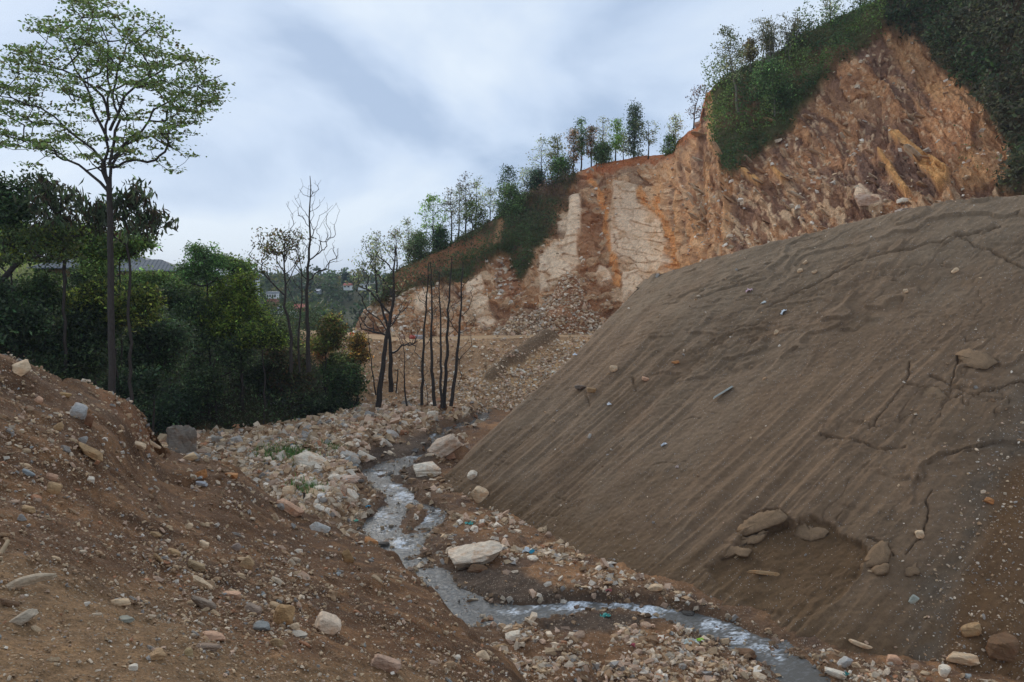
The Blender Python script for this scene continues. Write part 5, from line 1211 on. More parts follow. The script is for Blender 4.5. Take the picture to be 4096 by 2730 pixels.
HR = [
 ('large cream boulder with a flat slanting top beside the stream, biggest on the valley floor', 474, 553, 56, 20, (0.60, 0.52, 0.43), FL, -9, 1.0, .28),
 ('pink and cream wedge shaped boulder at the toe of the tailings heap', 480, 494, 17, 17, CR, PI, -50, .8, .2),
 ('small white block lodged on the lower left edge of the tailings heap', 472, 475, 11, 8, WH, PI, -35, .8, .2),
 ('white blocky boulder right of the stream bend, below the striped slab', 427, 468, 27, 13, WH, FL, -4, .8, .25),
 ('long striped pale slab on the rubble spit right of the upper stream', 445, 447, 34, 20, (0.50, 0.40, 0.32), FL, -32, .8, .3),
 ('pinkish block just below the long striped slab', 450, 455, 11, 7, PK, FL, 0, .8, .3),
 ('big white slab on the rubble bank left of the muddy flat', 311, 460, 32, 14, WH, FL, 16, .9, .3),
 ('grey white striped boulder left of the mud flat, beside the big white slab', 348, 456, 24, 13, (0.42, 0.40, 0.37), FL, 10, .9, .3),
 ('long thin white block pointing at the mud flat', 366, 455, 22, 7, WH, FL, 22, .6, .3),
 ('smooth grey white boulder on the far bank above the mud flat', 391, 433, 16, 9, (0.42, 0.40, 0.38), FL, 10, .9, .3),
 ('upright pale fissured block near the foot of the dead trees', 432, 415, 12, 11, WH, FL, 5, .8, .25),
 ('pale grey squarish block on the rubble below the forked dead tree', 370, 415, 11, 8, GY, FL, 20, .8, .25),
 ('pinkish white slab at the left edge of the stream bend', 348, 478, 24, 8, (0.55, 0.43, 0.36), FL, 2, .8, .3),
 ('white rounded boulder left of the stream, upper of a pair', 323, 489, 19, 9, WH, FL, 8, .9, .3),
 ('small bright white stone just under the white rounded boulder', 321, 496, 9, 6, (0.6, 0.6, 0.6), FL, 0, .9, .3),
 ('tan rounded boulder on the rubble bank beside the weeds', 289, 490, 13, 11, CR, FL, 0, .9, .3),
 ('long pinkish slab lying along the upper edge of the gravel mound', 290, 508, 30, 11, PK, MO, 38, .7, .35),
 ('grey white rough boulder at the mound edge below the long pinkish slab', 320, 526, 20, 13, (0.44, 0.44, 0.43), MO, 25, .8, .35),
 ('orange stone at the left edge of the stream rapids', 371, 541, 14, 8, OR, FL, 12, .8, .3),
 ('dark wet stone beside the orange one at the rapids', 384, 545, 13, 9, DK, FL, 0, .9, .35),
 ('white flat stone on the near gravel bar right of the gravel mound', 514, 635, 18, 8, WH, FL, -18, .9, .3),
 ('brown wet rock standing in the lower stream', 546, 615, 15, 8, BR, FL, 8, .8, .3),
 ('brown slab tucked under the large cream boulder', 478, 567, 22, 9, BR, FL, 4, .8, .3),
 ('long tan splinter of rock where the mound meets the gravel bar', 497, 648, 20, 5, TN, FL, -18, .5, .3),
 ('tan block at the foot of the mound left of the near gravel bar', 483, 655, 14, 10, CR, MO, 45, .7, .3),
 ('brown layered rock at the left edge of the lowest stream reach', 745, 653, 22, 13, BR, FL, -6, .8, .3),
 ('dark wet rock in the middle of the lower stream', 688, 614, 15, 8, DK, FL, 0, .8, .3),
 ('tan flat block on the strip between stream and tailings heap', 656, 587, 17, 8, CR, FL, -8, .8, .3),
 ('tan squarish block low at the right edge, above the round boulder', 970, 629, 20, 12, TN, PI, -18, .8, .3),
 ('large brown rounded boulder near the lower right corner', 1000, 645, 28, 26, (0.17, 0.10, 0.055), PI, 10, .9, .25),
 ('long pale slab left of the large brown boulder', 962, 656, 30, 10, CR, PI, -6, .8, .3),
 ('curved pale stone standing below the long pale slab', 944, 670, 11, 15, WH, PI, 10, .8, .3),
 ('pinkish pointed stone on the dark bank at lower right', 893, 660, 17, 10, PK, PI, -20, .8, .3),
 ('thin cream stone sliver at the foot of the tailings heap', 860, 645, 22, 4, CR, PI, 12, .5, .2),
 ('whitish log shaped stone beside the stream at the bottom edge', 843, 663, 20, 8, (0.40, 0.41, 0.42), PI, -48, .6, .3),
 ('broken white stone at the bottom edge right of the stream', 836, 673, 22, 8, WH, PI, 14, .7, .3),
 ('brown plank like stone on the slumped hollow of the tailings heap', 765, 573, 34, 4.5, TN, PI, 1, .5, .2),
 ('lone cream stone on the tailings heap beside the long vertical crack', 920, 534, 9, 8, CR, PI, -10, .8, .2),
 ('pale green grey leaf shaped flake low on the heap', 914, 599, 8, 10, (0.36, 0.40, 0.37), PI, 40, .4, .2),
 ('small orange stone near the right edge of the tailings heap', 989, 500, 9, 6, OR, PI, 10, .8, .2),
 ('lone cream block high on the left of the tailings heap', 614, 369, 8, 7, CR, PI, 0, .8, .2),
 ('dark stone ledge jutting from the left of the tailings heap', 580, 387, 15, 5, (0.13, 0.10, 0.08), PI, 6, .8, .2),
 ('second stone of the jutting ledge, slightly lower right', 592, 390, 10, 5, TN, PI, 10, .8, .2),
 ('brownish flat stone right of the lone cream block', 676, 362, 9, 3, OR, PI, -10, .8, .2),
 ('reddish stone among small rubble in the middle left of the heap', 646, 379, 9, 4, PK, PI, 8, .8, .2),
 ('thin upright tan stone above the large pale plank', 776, 332, 4, 6, CR, PI, 30, .5, .2),
 ('pale stone beside the short vertical crack on the right of the heap', 955, 271, 7, 4, CR, PI, -40, .5, .2),
 ('small tan stone resting above the middle of the heap', 906, 291, 5, 4.5, CR, PI, 0, .8, .2),
 ('middle of three small pale stones near the crest of the heap', 800, 271, 5, 4, CR, PI, -20, .7, .2),
 ('uppermost of three small pale stones near the crest of the heap', 805, 263, 5, 3, CR, PI, -40, .6, .2),
 ('right of three small pale stones near the crest of the heap', 815, 272, 6, 3, CR, PI, -30, .6, .2),
 # gravel mound
 ('large cream rock with hollows on the crest of the mound at far left', 21, 368, 21, 13, CR, MO, -25, .9, .3),
 ('big pale grey rounded rock on the upper slope of the mound', 78, 411, 17, 17, (0.37, 0.37, 0.37), MO, 18, .8, .2),
 ('rust brown slab leaning beside the big pale grey rock', 89, 421, 8, 13, (0.16, 0.08, 0.045), MO, 20, .7, .25),
 ('round grey stone above the plank like brown rock', 83, 440, 9, 8, GY, MO, 0, .9, .2),
 ('long brown log shaped rock slanting down the mound', 91, 453, 28, 9, TN, MO, 34, .8, .3),
 ('cream elongated rock near the right shoulder of the mound', 137, 445, 18, 7, CR, MO, 26, .7, .25),
 ('thin tan stone lying along the right shoulder of the mound', 152, 446, 19, 3.5, CR, MO, 36, .5, .2),
 ('cream and orange stone in front of the grey boulder', 190, 457, 14, 7, (0.50, 0.36, 0.22), MO, -12, .8, .25),
 ('big fissured grey boulder behind the mound at the foot of the bank', 183, 442, 30, 34, (0.24, 0.215, 0.19), FL, 4, .8, .2),
 ('upright orange brown slab of the broken cluster on the mound', 202, 474, 12, 9, OR, MO, -30, .5, .25),
 ('long broken brown stone in the middle of the orange cluster', 217, 476, 17, 5, BR, MO, -8, .6, .25),
 ('orange rounded stone at the right of the broken cluster', 232, 475, 13, 6, OR, MO, 8, .8, .3),
 ('bluish flat stone just under the orange brown cluster', 201, 484, 13, 4.5, (0.35, 0.37, 0.41), MO, 14, .8, .25),
 ('pinkish squarish stone, upper of a pair left of centre on the mound', 52, 477, 11, 8, PK, MO, 24, .8, .25),
 ('tan squarish stone, lower of a pair left of centre on the mound', 53, 488, 14, 12, TN, MO, 28, .8, .25),
 ('blue grey sliver of slate near the left edge of the mound', 28, 473, 13, 5, BL, MO, 28, .6, .25),
 ('pale tan stone below the slate sliver near the left edge', 28, 509, 14, 8, TN, MO, 12, .8, .25),
 ('grey pointed stone at the left of the mound below the pale tan one', 22, 518, 9, 7, GY, MO, 40, .6, .25),
 ('small pinkish stone high on the left of the mound', 39, 400, 8, 7, PK, MO, 30, .8, .25),
 ('yellowish crumbly stone high on the mound', 65, 395, 11, 5, (0.38, 0.25, 0.12), MO, 14, .8, .25),
 ('tan stone below the big pale grey rock', 59, 427, 8, 9, TN, MO, 50, .7, .25),
 ('long curved pale slab at the lower left edge of the mound', 26, 586, 52, 10, (0.42, 0.34, 0.25), MO, -12, .35, .25),
 ('dark curved slab just under the long curved pale one', 10, 603, 22, 7, BR, MO, 32, .5, .3),
 ('cream angular flake in the lower left of the mound', 121, 601, 21, 7, (0.50, 0.37, 0.24), MO, 4, .8, .25),
 ('pale grey tan slab at the lower left corner area', 23, 620, 26, 9, (0.32, 0.27, 0.21), MO, -28, .7, .25),
 ('greenish grey stone in the lower left of the mound', 125, 619, 17, 7, (0.25, 0.25, 0.21), MO, 4, .8, .3),
 ('tan angular stone near the bottom left of centre', 157, 655, 17, 10, (0.38, 0.25, 0.14), MO, -22, .8, .25),
 ('long pale brown stone pointing down right in the middle of the mound', 203, 585, 24, 7, CR, MO, 38, .7, .25),
 ('long greyish brown stone parallel below the long pale brown one', 202, 603, 28, 8, (0.24, 0.19, 0.15), MO, 30, .7, .25),
 ('pink brown stone right of the two long stones', 232, 595, 20, 8, PK, MO, 14, .8, .25),
 ('olive tan flat stone above the long pale brown one', 197, 567, 19, 8, (0.30, 0.22, 0.13), MO, 24, .8, .25),
 ('tan triangular stone pointing down in the middle of the mound', 247, 563, 15, 14, (0.37, 0.25, 0.14), MO, 48, .5, .25),
 ('thin reddish tan stone left of the triangular one', 159, 560, 14, 4, TN, MO, 52, .6, .25),
 ('smooth grey stone lying across the orange boulder cluster', 261, 625, 20, 9, (0.22, 0.23, 0.23), MO, 3, .8, .3),
 ('tall orange brown crumbly rock at the centre of the mound cluster', 284, 616, 20, 26, (0.38, 0.24, 0.12), MO, 8, .8, .25),
 ('tan pointed slab below the orange crumbly rock', 277, 643, 13, 11, (0.36, 0.25, 0.14), MO, 50, .5, .25),
 ('pale block just right of the orange crumbly rock', 294, 626, 11, 9, CR, MO, 0, .8, .3),
 ('greyish pale slab under the pale block of the cluster', 299, 634, 18, 7, (0.38, 0.34, 0.29), MO, -8, .8, .3),
 ('bright cream angular boulder right of the cluster on the mound', 329, 624, 25, 17, (0.60, 0.48, 0.37), MO, 26, .9, .22),
 ('pink veined triangular slab at the bottom of the mound', 385, 664, 31, 16, (0.40, 0.27, 0.20), MO, 18, .6, .25),
 ('tan upright leaf shaped slab near the right edge of the mound', 348, 556, 10, 16, (0.34, 0.22, 0.11), MO, -20, .5, .25),
 ('long pinkish stone in the lower middle of the mound', 214, 636, 22, 7, PK, MO, 14, .8, .25),
 ('large grey brown half buried slab under the long pinkish stone', 206, 645, 26, 9, (0.22, 0.16, 0.12), MO, 10, .8, .4),
 ('small rounded white stone near the bottom left', 133, 667, 9, 7, WH, MO, 0, .9, .25),
 ('egg shaped tan stone near the bottom of the mound', 189, 652, 8, 10, (0.36, 0.27, 0.15), MO, 0, .8, .25),
 ('grey brown chunk above the orange crumbly rock', 254, 609, 19, 10, (0.25, 0.19, 0.15), MO, 26, .8, .3),
 ('tan cube like stone upper right of the grey brown chunk', 273, 606, 12, 9, (0.40, 0.28, 0.17), MO, 20, .8, .25),
 ('pale brown stone in the upper middle of the mound', 204, 545, 11, 7, CR, MO, 26, .8, .25),
 ('brown knobby stone left of the pale brown one', 174, 553, 14, 6, TN, MO, 32, .8, .25),
 ('small upright cream stone in the upper middle of the mound', 189, 526, 7, 8, CR, MO, 40, .7, .25),
 ('grey stone on the right part of the mound', 236, 547, 12, 8, (0.28, 0.22, 0.19), MO, -30, .8, .25),
 ('tan stone with olive side on the upper right of the mound', 155, 534, 12, 5, TN, MO, 18, .8, .25),
 ('white block behind the mound left of the white slab', 236, 441, 12, 9, (0.42, 0.41, 0.40), FL, -15, .8, .25),
 ('grey rounded stone at the dark foot of the bank', 217, 439, 12, 7, (0.3, 0.29, 0.27), FL, 0, .8, .25),
 ('pale boulder on the quarry floor above the heap crest at right', 904, 201, 13, 7, WH, ['quarried_hillside'], 0, .9, .2),
 ('rounded grey boulder just above the heap crest at right', 904, 212, 18, 8, (0.36, 0.30, 0.26), ['quarried_hillside'], -5, .9, .2),
 ('pale pink broken block on the lower cliff face at right', 868, 198, 24, 13, (0.50, 0.36, 0.28), ['quarried_hillside'], 8, .7, .35),
]
for i, r in enumerate(HR):
    lb, px, py, w_, h_, cc, sf, rot, dep, snk = r
    nm = 'boulder' if ('boulder' in lb or w_ > 26) else 'rock'
    hero_rock(nm, lb, nm, px, py, w_, h_ * (1.2 if 'fissured grey' in lb else 1), cc, sf, rot, dep, i, rough=(.2 if 'fissured grey' in lb else .09) if 'fissured' in lb or 'crumbly' in lb else .035, layered=.06 if ('strip' in lb or 'layer' in lb) else .03, sink=snk, bend=.5 if 'curved pale slab' in lb else 0)

# loose stones one can pick apart: parts of the ground they lie on, sharing a few meshes
rs = np.random.RandomState(3)
STM = []
for k in range(10):
    V = rock_shape(IV2 if k < 5 else IV1, [(1, .7, .5), (1, .5, .35), (1, .8, .3), (1, .4, .3), (.9, .8, .7)][k % 5], np.random.RandomState(k + 50), 11, 0, .02)
    STM.append(raw_mesh('stone', V, 3, (IF2 if k < 5 else IF1).ravel(), M_rock, None, False))
PAL = [(0.46, 0.34, 0.22), (0.56, 0.46, 0.35), (0.36, 0.24, 0.145), (0.48, 0.34, 0.25), (0.62, 0.56, 0.48), (0.30, 0.28, 0.26), (0.27, 0.175, 0.105), (0.36, 0.18, 0.10), (0.31, 0.33, 0.33)]
PW = {'w': [.05, .25, 0, .15, .55, 0, 0, 0, 0], 'c': [.25, .30, .15, .15, .12, 0, .03, 0, 0], 'm': [.26, .12, .23, .13, .03, .07, .12, .03, .01], 'f': [.20, .22, .16, .17, .10, .04, .08, .02, .01], 'p': [.2, .2, .2, .1, .1, .15, .05, 0, 0]}
def loose(parent, grid_name, n, prob, smin, smax, pal, seed, sink=.3):
    rs = np.random.RandomState(seed)
    Gd = GR[grid_name].reshape(-1, 3); p = prob.ravel() / prob.sum()
    nv = normals(GR[grid_name]).reshape(-1, 3)
    ids = rs.choice(len(p), n, p=p, replace=False)
    for i in ids:
        c = Gd[i]; s = smin + (smax - smin) * rs.rand() ** 2.2
        s = s * c[1] / F                      # sizes given in picture pixels at that distance
        o = bpy.data.objects.new('stone', STM[rs.randint(10)]); COL.objects.link(o); o.parent = parent
        nn_ = Vector(nv[i]); nn_ = nn_ if nn_.z > 0 else -nn_
        q = nn_.to_track_quat('Z', 'Y').to_matrix().to_4x4() @ Matrix.Rotation(rs.uniform(0, 6.28), 4, 'Z') @ Matrix.Rotation(rs.normal(0, .35), 4, 'X')
        o.matrix_local = Matrix.Translation(Vector(c) + nn_ * s * .02) @ q @ Matrix.Diagonal((s, s * rs.uniform(.7, 1.2), s * rs.uniform(.7, 1.3), 1))
        b = np.array(PAL[rs.choice(9, p=PW[pal])]) * rs.uniform(.75, 1.15); o.color = (*b, 1)
def rubble(name, parent, grid_name, n, prob, smin, smax, pal, seed, label=None, power=2.5, tint=1.0):
    """thousands of small angular chips as one mesh"""
    rs = np.random.RandomState(seed); Gd = GR[grid_name].reshape(-1, 3); p = prob.ravel() / prob.sum()
    i = rs.choice(len(p), n, p=p); c = Gd[i] + rs.normal(0, 1, (n, 3)) * (Gd[i][:, 1:2] * .0018)
    s = (smin + (smax - smin) * rs.rand(n) ** power) * c[:, 1] / F
    B = np.array([[-1, -1, -1], [1, -1, -1], [1, 1, -1], [-1, 1, -1], [-1, -1, 1], [1, -1, 1], [1, 1, 1], [-1, 1, 1]]) * .5
    V = B[None] + rs.normal(0, .15, (n, 8, 3))
    V[:, 4:, :2] *= rs.uniform(.45, .95, (n, 1, 1))
    V = V * np.stack([np.ones(n), rs.uniform(.4, .85, n), rs.uniform(.25, .65, n)], -1)[:, None] * s[:, None, None]
    # random rotation: yaw then tilt
    a = rs.uniform(0, 6.28, n); t = rs.normal(0, .5, n); u = rs.normal(0, .4, n)
    def rot(V, i, j, an):
        A, Bv = V[..., i].copy(), V[..., j].copy(); ca_, sa_ = np.cos(an)[:, None], np.sin(an)[:, None]
        V[..., i] = A * ca_ - Bv * sa_; V[..., j] = A * sa_ + Bv * ca_
    rot(V, 1, 2, t); rot(V, 0, 2, u); rot(V, 0, 1, a)
    V = V + (c - np.array([0, 0, 1]) * (s * .03)[:, None])[:, None]
    q = np.array([[0, 3, 2, 1], [4, 5, 6, 7], [0, 1, 5, 4], [1, 2, 6, 5], [2, 3, 7, 6], [3, 0, 4, 7]])
    loops = (np.arange(n)[:, None, None] * 8 + q[None]).ravel()
    cl = np.clip(np.array(PAL)[rs.choice(9, n, p=PW[pal])] * rs.uniform(.65, 1.25, (n, 1)) * tint, 0, .8)
    me = raw_mesh(name, V.reshape(-1, 3), 4, loops, M_bits, np.repeat(cl, 8, 0))
    o = link(name, me, parent); o['kind'] = 'stuff'
    if label: o['label'] = label
    return o
# weights
FA = np.abs(np.gradient(FX, axis=1) * np.gradient(FY, axis=0))
spx_area = FA * F * F * 9 / FY ** 3                    # picture area of a cell
vis = (fpx > -10) & (fpx < 1034) & (fpy < 700) & (fpy > 385)
bankm = 1 - veg
cobb = 0.32 + 1.1 * sst(-.05, .3, fbm(FX * .5, FY * .5, 151, 3))
wfl = spx_area * vis * bankm * np.maximum(cobb * (.25 + .75 * sst(0, .35, nB + .1) + .6 * (fpy < 600)), pale) * (1 - .93 * sst(2.6, 1.4, fq)) * (1 - .8 * mud)
hide = ~((fpx < 470) & (fpy > ip(fpx, SIL) + 12))      # behind the mound nothing shows
wfl = wfl * hide * (fpy > 395) * (fpx < ip(fpy, [(400, 490), (478, 440), (512, 500), (545, 565), (580, 645), (612, 725), (645, 805), (660, 880), (690, 1030)]) + 6)
loose(floor_o, 'valley_floor', 34, spx_area * pmask(fpx, fpy, [(275, 455), (360, 445), (385, 425), (420, 420), (375, 460), (360, 500), (335, 525), (300, 505)], 4) * (fq > 2.5), 12, 24, 'w', 1611)
loose(floor_o, 'valley_floor', 262, wfl * (fpy > 415) * (.4 + 1.6 * pale + 1.2 * (fpy > 600)), 6, 18, 'f', 161)
rubble('rubble', floor_o, 'valley_floor', 27000, wfl * (.55 + 1.9 * pale + .8 * (fpy > 625)), 1.0, 10, 'f', 162, 'angular stones strewn over the valley floor', power=4.6, tint=1.0)
rubble('wet_pebbles', floor_o, 'valley_floor', 3400, spx_area * vis * hide * (fq < 2.0), 1.2, 7.0, 'f', 163, 'wet pebbles along the stream edges', tint=.6)
X, Y = MG[..., 0], MG[..., 1]
marea = np.linalg.norm(np.gradient(np.stack([mpx, mpy], -1), axis=0), axis=-1) * np.linalg.norm(np.gradient(np.stack([mpx, mpy], -1), axis=1), axis=-1)
wmo = marea * (mpx > -8) * (mpx < 530) * (mpy < 690) * (np.arange(MG.shape[0])[:, None] < 262)
clus = .35 + sst(-.05, .3, fbm(X * .9, Y * .9, 171, 3)) + 2.2 * pmask(mpx, mpy, [(150, 540), (300, 560), (320, 640), (200, 660), (150, 600)], 20)
loose(mound_o, 'gravel_mound', 285, wmo * clus, 5, 17, 'm', 164)
rubble('gravel', mound_o, 'gravel_mound', 16000, wmo * (clus + .4), .9, 5.0, 'm', 165, 'small stones and gravel on the mound', power=2.8, tint=.92)
parea = np.linalg.norm(np.gradient(np.stack([ppx, ppy], -1), axis=0), axis=-1) * np.linalg.norm(np.gradient(np.stack([ppx, ppy], -1), axis=1), axis=-1)
wpi = parea * (ppx < 1030) * (ppx > 430) * (ppy < 690) * (vn > -.02) * (np.arange(PG.shape[0])[:, None] < nf) * (np.arange(PG.shape[1])[None] > 25)
rg = pmask(ppx, ppy, [(1024, 380), (1100, 360), (1200, 500), (1200, 720), (900, 690), (905, 640), (925, 570), (960, 490), (1000, 420)], 14)
loose(pile_o, 'tailings_heap', 60, wpi * (.15 + 3 * rg + 2 * (ppy > 650)), 3, 7, 'p', 166)
rubble('grit', pile_o, 'tailings_heap', 3200, wpi * (.3 + 7 * rg + 1.5 * sst(.1, 0, vn)), .7, 3.2, 'p', 167, 'scattered grit and chips on the tailings heap', power=3)
wsc = np.ones(spx.shape) * (spx > 335) * (spx < 640)
dens_s = (.35 + 1.5 * pmask(spx, spy, [(560, 345), (620, 340), (560, 420), (430, 420), (410, 396), (470, 376)], 14)) * (1 - .85 * sst(9, 5, streak))
rubble('scree_stones', scree_o, 'scree_slope', 14000, wsc * dens_s * (0.3 + np.linspace(1, .5, 170)[:, None]), .9, 3.8, 'c', 168, 'golden scree stones below the road', power=2.2, tint=1.2)
harea = np.ones(hx.shape) * (np.arange(HG.shape[0])[:, None] < 318)
rubble('talus', cliff_o, 'quarried_hillside', 4200, harea * (fanm + .02) * (hx < 620) * (1 - vegm), 1.0, 4.2, 'c', 169, 'pale broken stones on the talus fans', power=2.5, tint=1.15)
rubble('cliff_rubble', cliff_o, 'quarried_hillside', 4200, harea * (1 - vegm) * (1 - slab) * (.12 + .25 * sst(140, 240, hy) * (hx > 700) + .4 * (hx < 520)) * (A1 > .3), 1.2, 5.5, 'c', 170, 'rock fragments and ledges on the quarried face', power=2.5, tint=1.05)

# individual slabs standing proud of the lower cliff: bedding ledges
rs = np.random.RandomState(21)
for k in range(110):
    a = rs.uniform(690, 930); b = rs.uniform(150, 232) if rs.rand() < .8 else rs.uniform(100, 150)
    if b > ip(a, [(700, 256), (800, 236), (900, 212)]) + 2: continue
    h = hit(a, b, ['quarried_hillside'])
    if not h: continue
    s = (4 + 13 * rs.rand() ** 2) * h[0].y / F
    o = bpy.data.objects.new('rock_ledge', STM[[1, 2, 3, 6, 7][rs.randint(5)]]); COL.objects.link(o); o.parent = cliff_o
    o.matrix_local = Matrix.Translation(h[0]) @ Matrix.Rotation(math.radians(rs.normal(-12, 8)), 4, 'X') @ Matrix.Rotation(math.radians(rs.normal(42, 9)), 4, 'Y') @ Matrix.Rotation(rs.normal(0, .3), 4, 'Z') @ Matrix.Diagonal((s * 1.5, s * 1.2, s * .55, 1))
    b_ = np.array([(0.46, 0.34, 0.23), (0.55, 0.45, 0.34), (0.32, 0.21, 0.13), (0.42, 0.27, 0.16)][rs.randint(4)]) * rs.uniform(.8, 1.1); o.color = (*b_, 1)

# ------------------------------------------------------------------ litter, stick, plank
def box(name, dims, mat, parent=None, bev=0.0, loc=(0, 0, 0), jit=0, seed=0):
    import bmesh
    bm = bmesh.new(); bmesh.ops.create_cube(bm, size=1)
    r = random.Random(seed)
    for v in bm.verts: v.co = Vector((v.co.x * dims[0] * (1 + r.uniform(-jit, jit)), v.co.y * dims[1] * (1 + r.uniform(-jit, jit)), v.co.z * dims[2] * (1 + r.uniform(-jit, jit)))) + Vector(loc)
    if bev: bmesh.ops.bevel(bm, geom=bm.edges[:], offset=bev, segments=2, affect='EDGES')
    me = bpy.data.meshes.new(name); bm.to_mesh(me); bm.free()
    if mat: me.materials.append(mat)
    o = link(name, me, parent); return o
def crumple(name, label, cat, px, py, w_, h_, colr, surf, seed, rough=.45, rot=0):
    """crumpled sheet of plastic or paper"""
    rs = np.random.RandomState(seed); h = hit(px, py, surf); loc = h[0]; Yd = loc.y
    n = 14; u, v = np.meshgrid(np.linspace(-1, 1, n), np.linspace(-1, 1, n))
    Wd, Hd = w_ * Yd / F, h_ * Yd / F
    edge = 1 + .35 * fbm(u * 1.3 + seed, v * 1.3, seed, 3)
    X_ = u * edge * Wd / 2; Y_ = v * edge * Wd * .35; Z_ = Hd * (.5 + .8 * fbm(u * 1.8 + seed, v * 1.8, seed + 1, 3)) * (1.1 - .6 * (u * u + v * v) / 2)
    V = np.stack([X_, Y_, Z_], -1).reshape(-1, 3)
    R = np.array(Matrix.Rotation(math.radians(rot), 3, 'Y')); V = V @ R.T
    idx = np.arange(n * n).reshape(n, n); q = np.stack([idx[:-1, :-1], idx[:-1, 1:], idx[1:, 1:], idx[1:, :-1]], -1).ravel()
    mt = bpy.data.materials.get('plastic_%s' % str(colr)) or flat_mat('plastic_%s' % str(colr), colr, .35, .5, .12, 8, .1)
    me = raw_mesh(name, V, 4, q, mt, None, False); o = link(name, me); tag(o, label, cat); o.location = loc; return o
TEAL = (0.05, 0.32, 0.27); PLW = (0.62, 0.68, 0.70)
crumple('plastic_bag', 'crumpled white plastic bag right of the large cream boulder', 'plastic bag', 526, 553, 9, 7, (0.7, 0.76, 0.78), FL, 1, rot=-12)
crumple('plastic_scrap', 'bright blue plastic scrap on the edge of the crumpled white bag', 'litter', 532, 553, 5, 4, (0.02, 0.33, 0.48), FL, 2)
crumple('plastic_scrap', 'teal plastic scrap on the gravel above the large cream boulder', 'litter', 469, 524, 8, 3, TEAL, FL, 3)
crumple('plastic_scrap', 'teal plastic rag on the gravel bar inside the lower stream bend', 'litter', 605, 617, 11, 5, TEAL, FL, 4)
crumple('plastic_scrap', 'faint green plastic strip left of the upper rapids', 'litter', 354, 521, 9, 2.5, (0.06, 0.28, 0.18), FL, 5)
crumple('plastic_scrap', 'small blue plastic scrap left of the stream', 'litter', 368, 507, 5, 2.5, (0.05, 0.28, 0.42), FL, 6)
crumple('plastic_scrap', 'lime green plastic scrap on the near gravel beside the stream', 'litter', 700, 641, 7, 3.5, (0.35, 0.62, 0.03), FL, 7)
crumple('plastic_bag', 'dirty white plastic bag under the lime green scrap', 'plastic bag', 690, 643, 16, 5, (0.5, 0.52, 0.45), FL, 8)
crumple('plastic_scrap', 'dark red scrap on the near gravel bar', 'litter', 632, 646, 8, 3, (0.32, 0.03, 0.05), FL, 9)
crumple('plastic_scrap', 'red brown scrap at the heap toe beside the stream', 'litter', 608, 591, 8, 3, (0.25, 0.05, 0.04), FL, 10)
crumple('plastic_scrap', 'small blue scrap at the dark foot of the left bank', 'litter', 292, 446, 3, 3, (0.05, 0.22, 0.42), FL, 11)
crumple('plastic_scrap', 'dark teal scrap at the bottom edge of the picture', 'litter', 845, 676, 8, 5, (0.02, 0.18, 0.16), PI, 12)
crumple('paper_scrap', 'pinkish white paper scrap on the upper left of the tailings heap', 'litter', 749, 292, 6, 4, (0.62, 0.42, 0.45), PI, 13, rot=-20)
crumple('paper_scrap', 'white scrap right of the pinkish paper on the heap', 'litter', 784, 313, 6, 3.5, (0.72, 0.76, 0.78), PI, 14, rot=-40)
crumple('paper_scrap', 'white shred near the left edge of the tailings heap', 'litter', 575, 356, 4, 3, (0.7, 0.74, 0.78), PI, 15)
crumple('paper_scrap', 'white shred below the jutting ledge on the heap', 'litter', 609, 405, 4, 3, (0.7, 0.7, 0.7), PI, 16)
crumple('paper_scrap', 'small pale scrap in the middle of the long crack on the heap', 'litter', 764, 303, 5, 2.5, (0.6, 0.63, 0.6), PI, 17, rot=-30)
crumple('paper_scrap', 'whitish scrap low on the rilled left part of the heap', 'litter', 664, 445, 6, 2, (0.5, 0.52, 0.54), PI, 18, rot=-30)
crumple('paper_scrap', 'pinkish scrap low in the middle of the heap', 'litter', 677, 468, 3, 3.5, (0.6, 0.48, 0.42), PI, 19)
# plank on the heap
h = hit(723, 395, PI); L_ = 23 * h[0].y / F
pk = empty('plank', h[0] + Vector((0, 0, .10))); tag(pk, 'pale weathered plank with a raised rim lying aslant on the tailings heap', 'plank')
MP = flat_mat('plank_material', (0.40, 0.41, 0.36), .7, .3, .25, 12, .3)
bd = box('board', (L_, .16, .035), MP, pk, .006, jit=.06, seed=2); e1 = box('rim', (L_ * .96, .03, .07), MP, pk, .004, loc=(0, -.085, .02)); e2 = box('rim', (L_ * .9, .03, .07), MP, pk, .004, loc=(0, .085, .02))
pk.rotation_euler = (math.radians(-22), math.radians(-30), math.radians(8))
# stick at the left edge
h = hit(4, 560, MO); s0 = P(-4, 572, h[0].y); s1 = P(8, 544, h[0].y + .3)
st_ = tubes(chain_segs(*chain([s0 - s0, (s1 - s0) * .5 + [0, 0, .01], s1 - s0], .022, .015, .004, .08)), flat_mat('stick_material', (0.30, 0.21, 0.12), .8), 'stick', None, 7)
st_.location = s0 + np.array([0, 0, .02]); tag(st_, 'short tan stick poking up at the left edge of the mound', 'stick')
# wooden stake on the rubble
h = hit(304, 500, FL); Yd = h[0].y; sk_ = tubes(chain_segs(*chain([(0, 0, -.2), (.02, 0, 7 * Yd / F)], .06, .05, 0, .3)), M_bark, 'stake', None, 7); sk_.location = h[0]; tag(sk_, 'short brown stump among pale stones beside the weeds', 'stump')

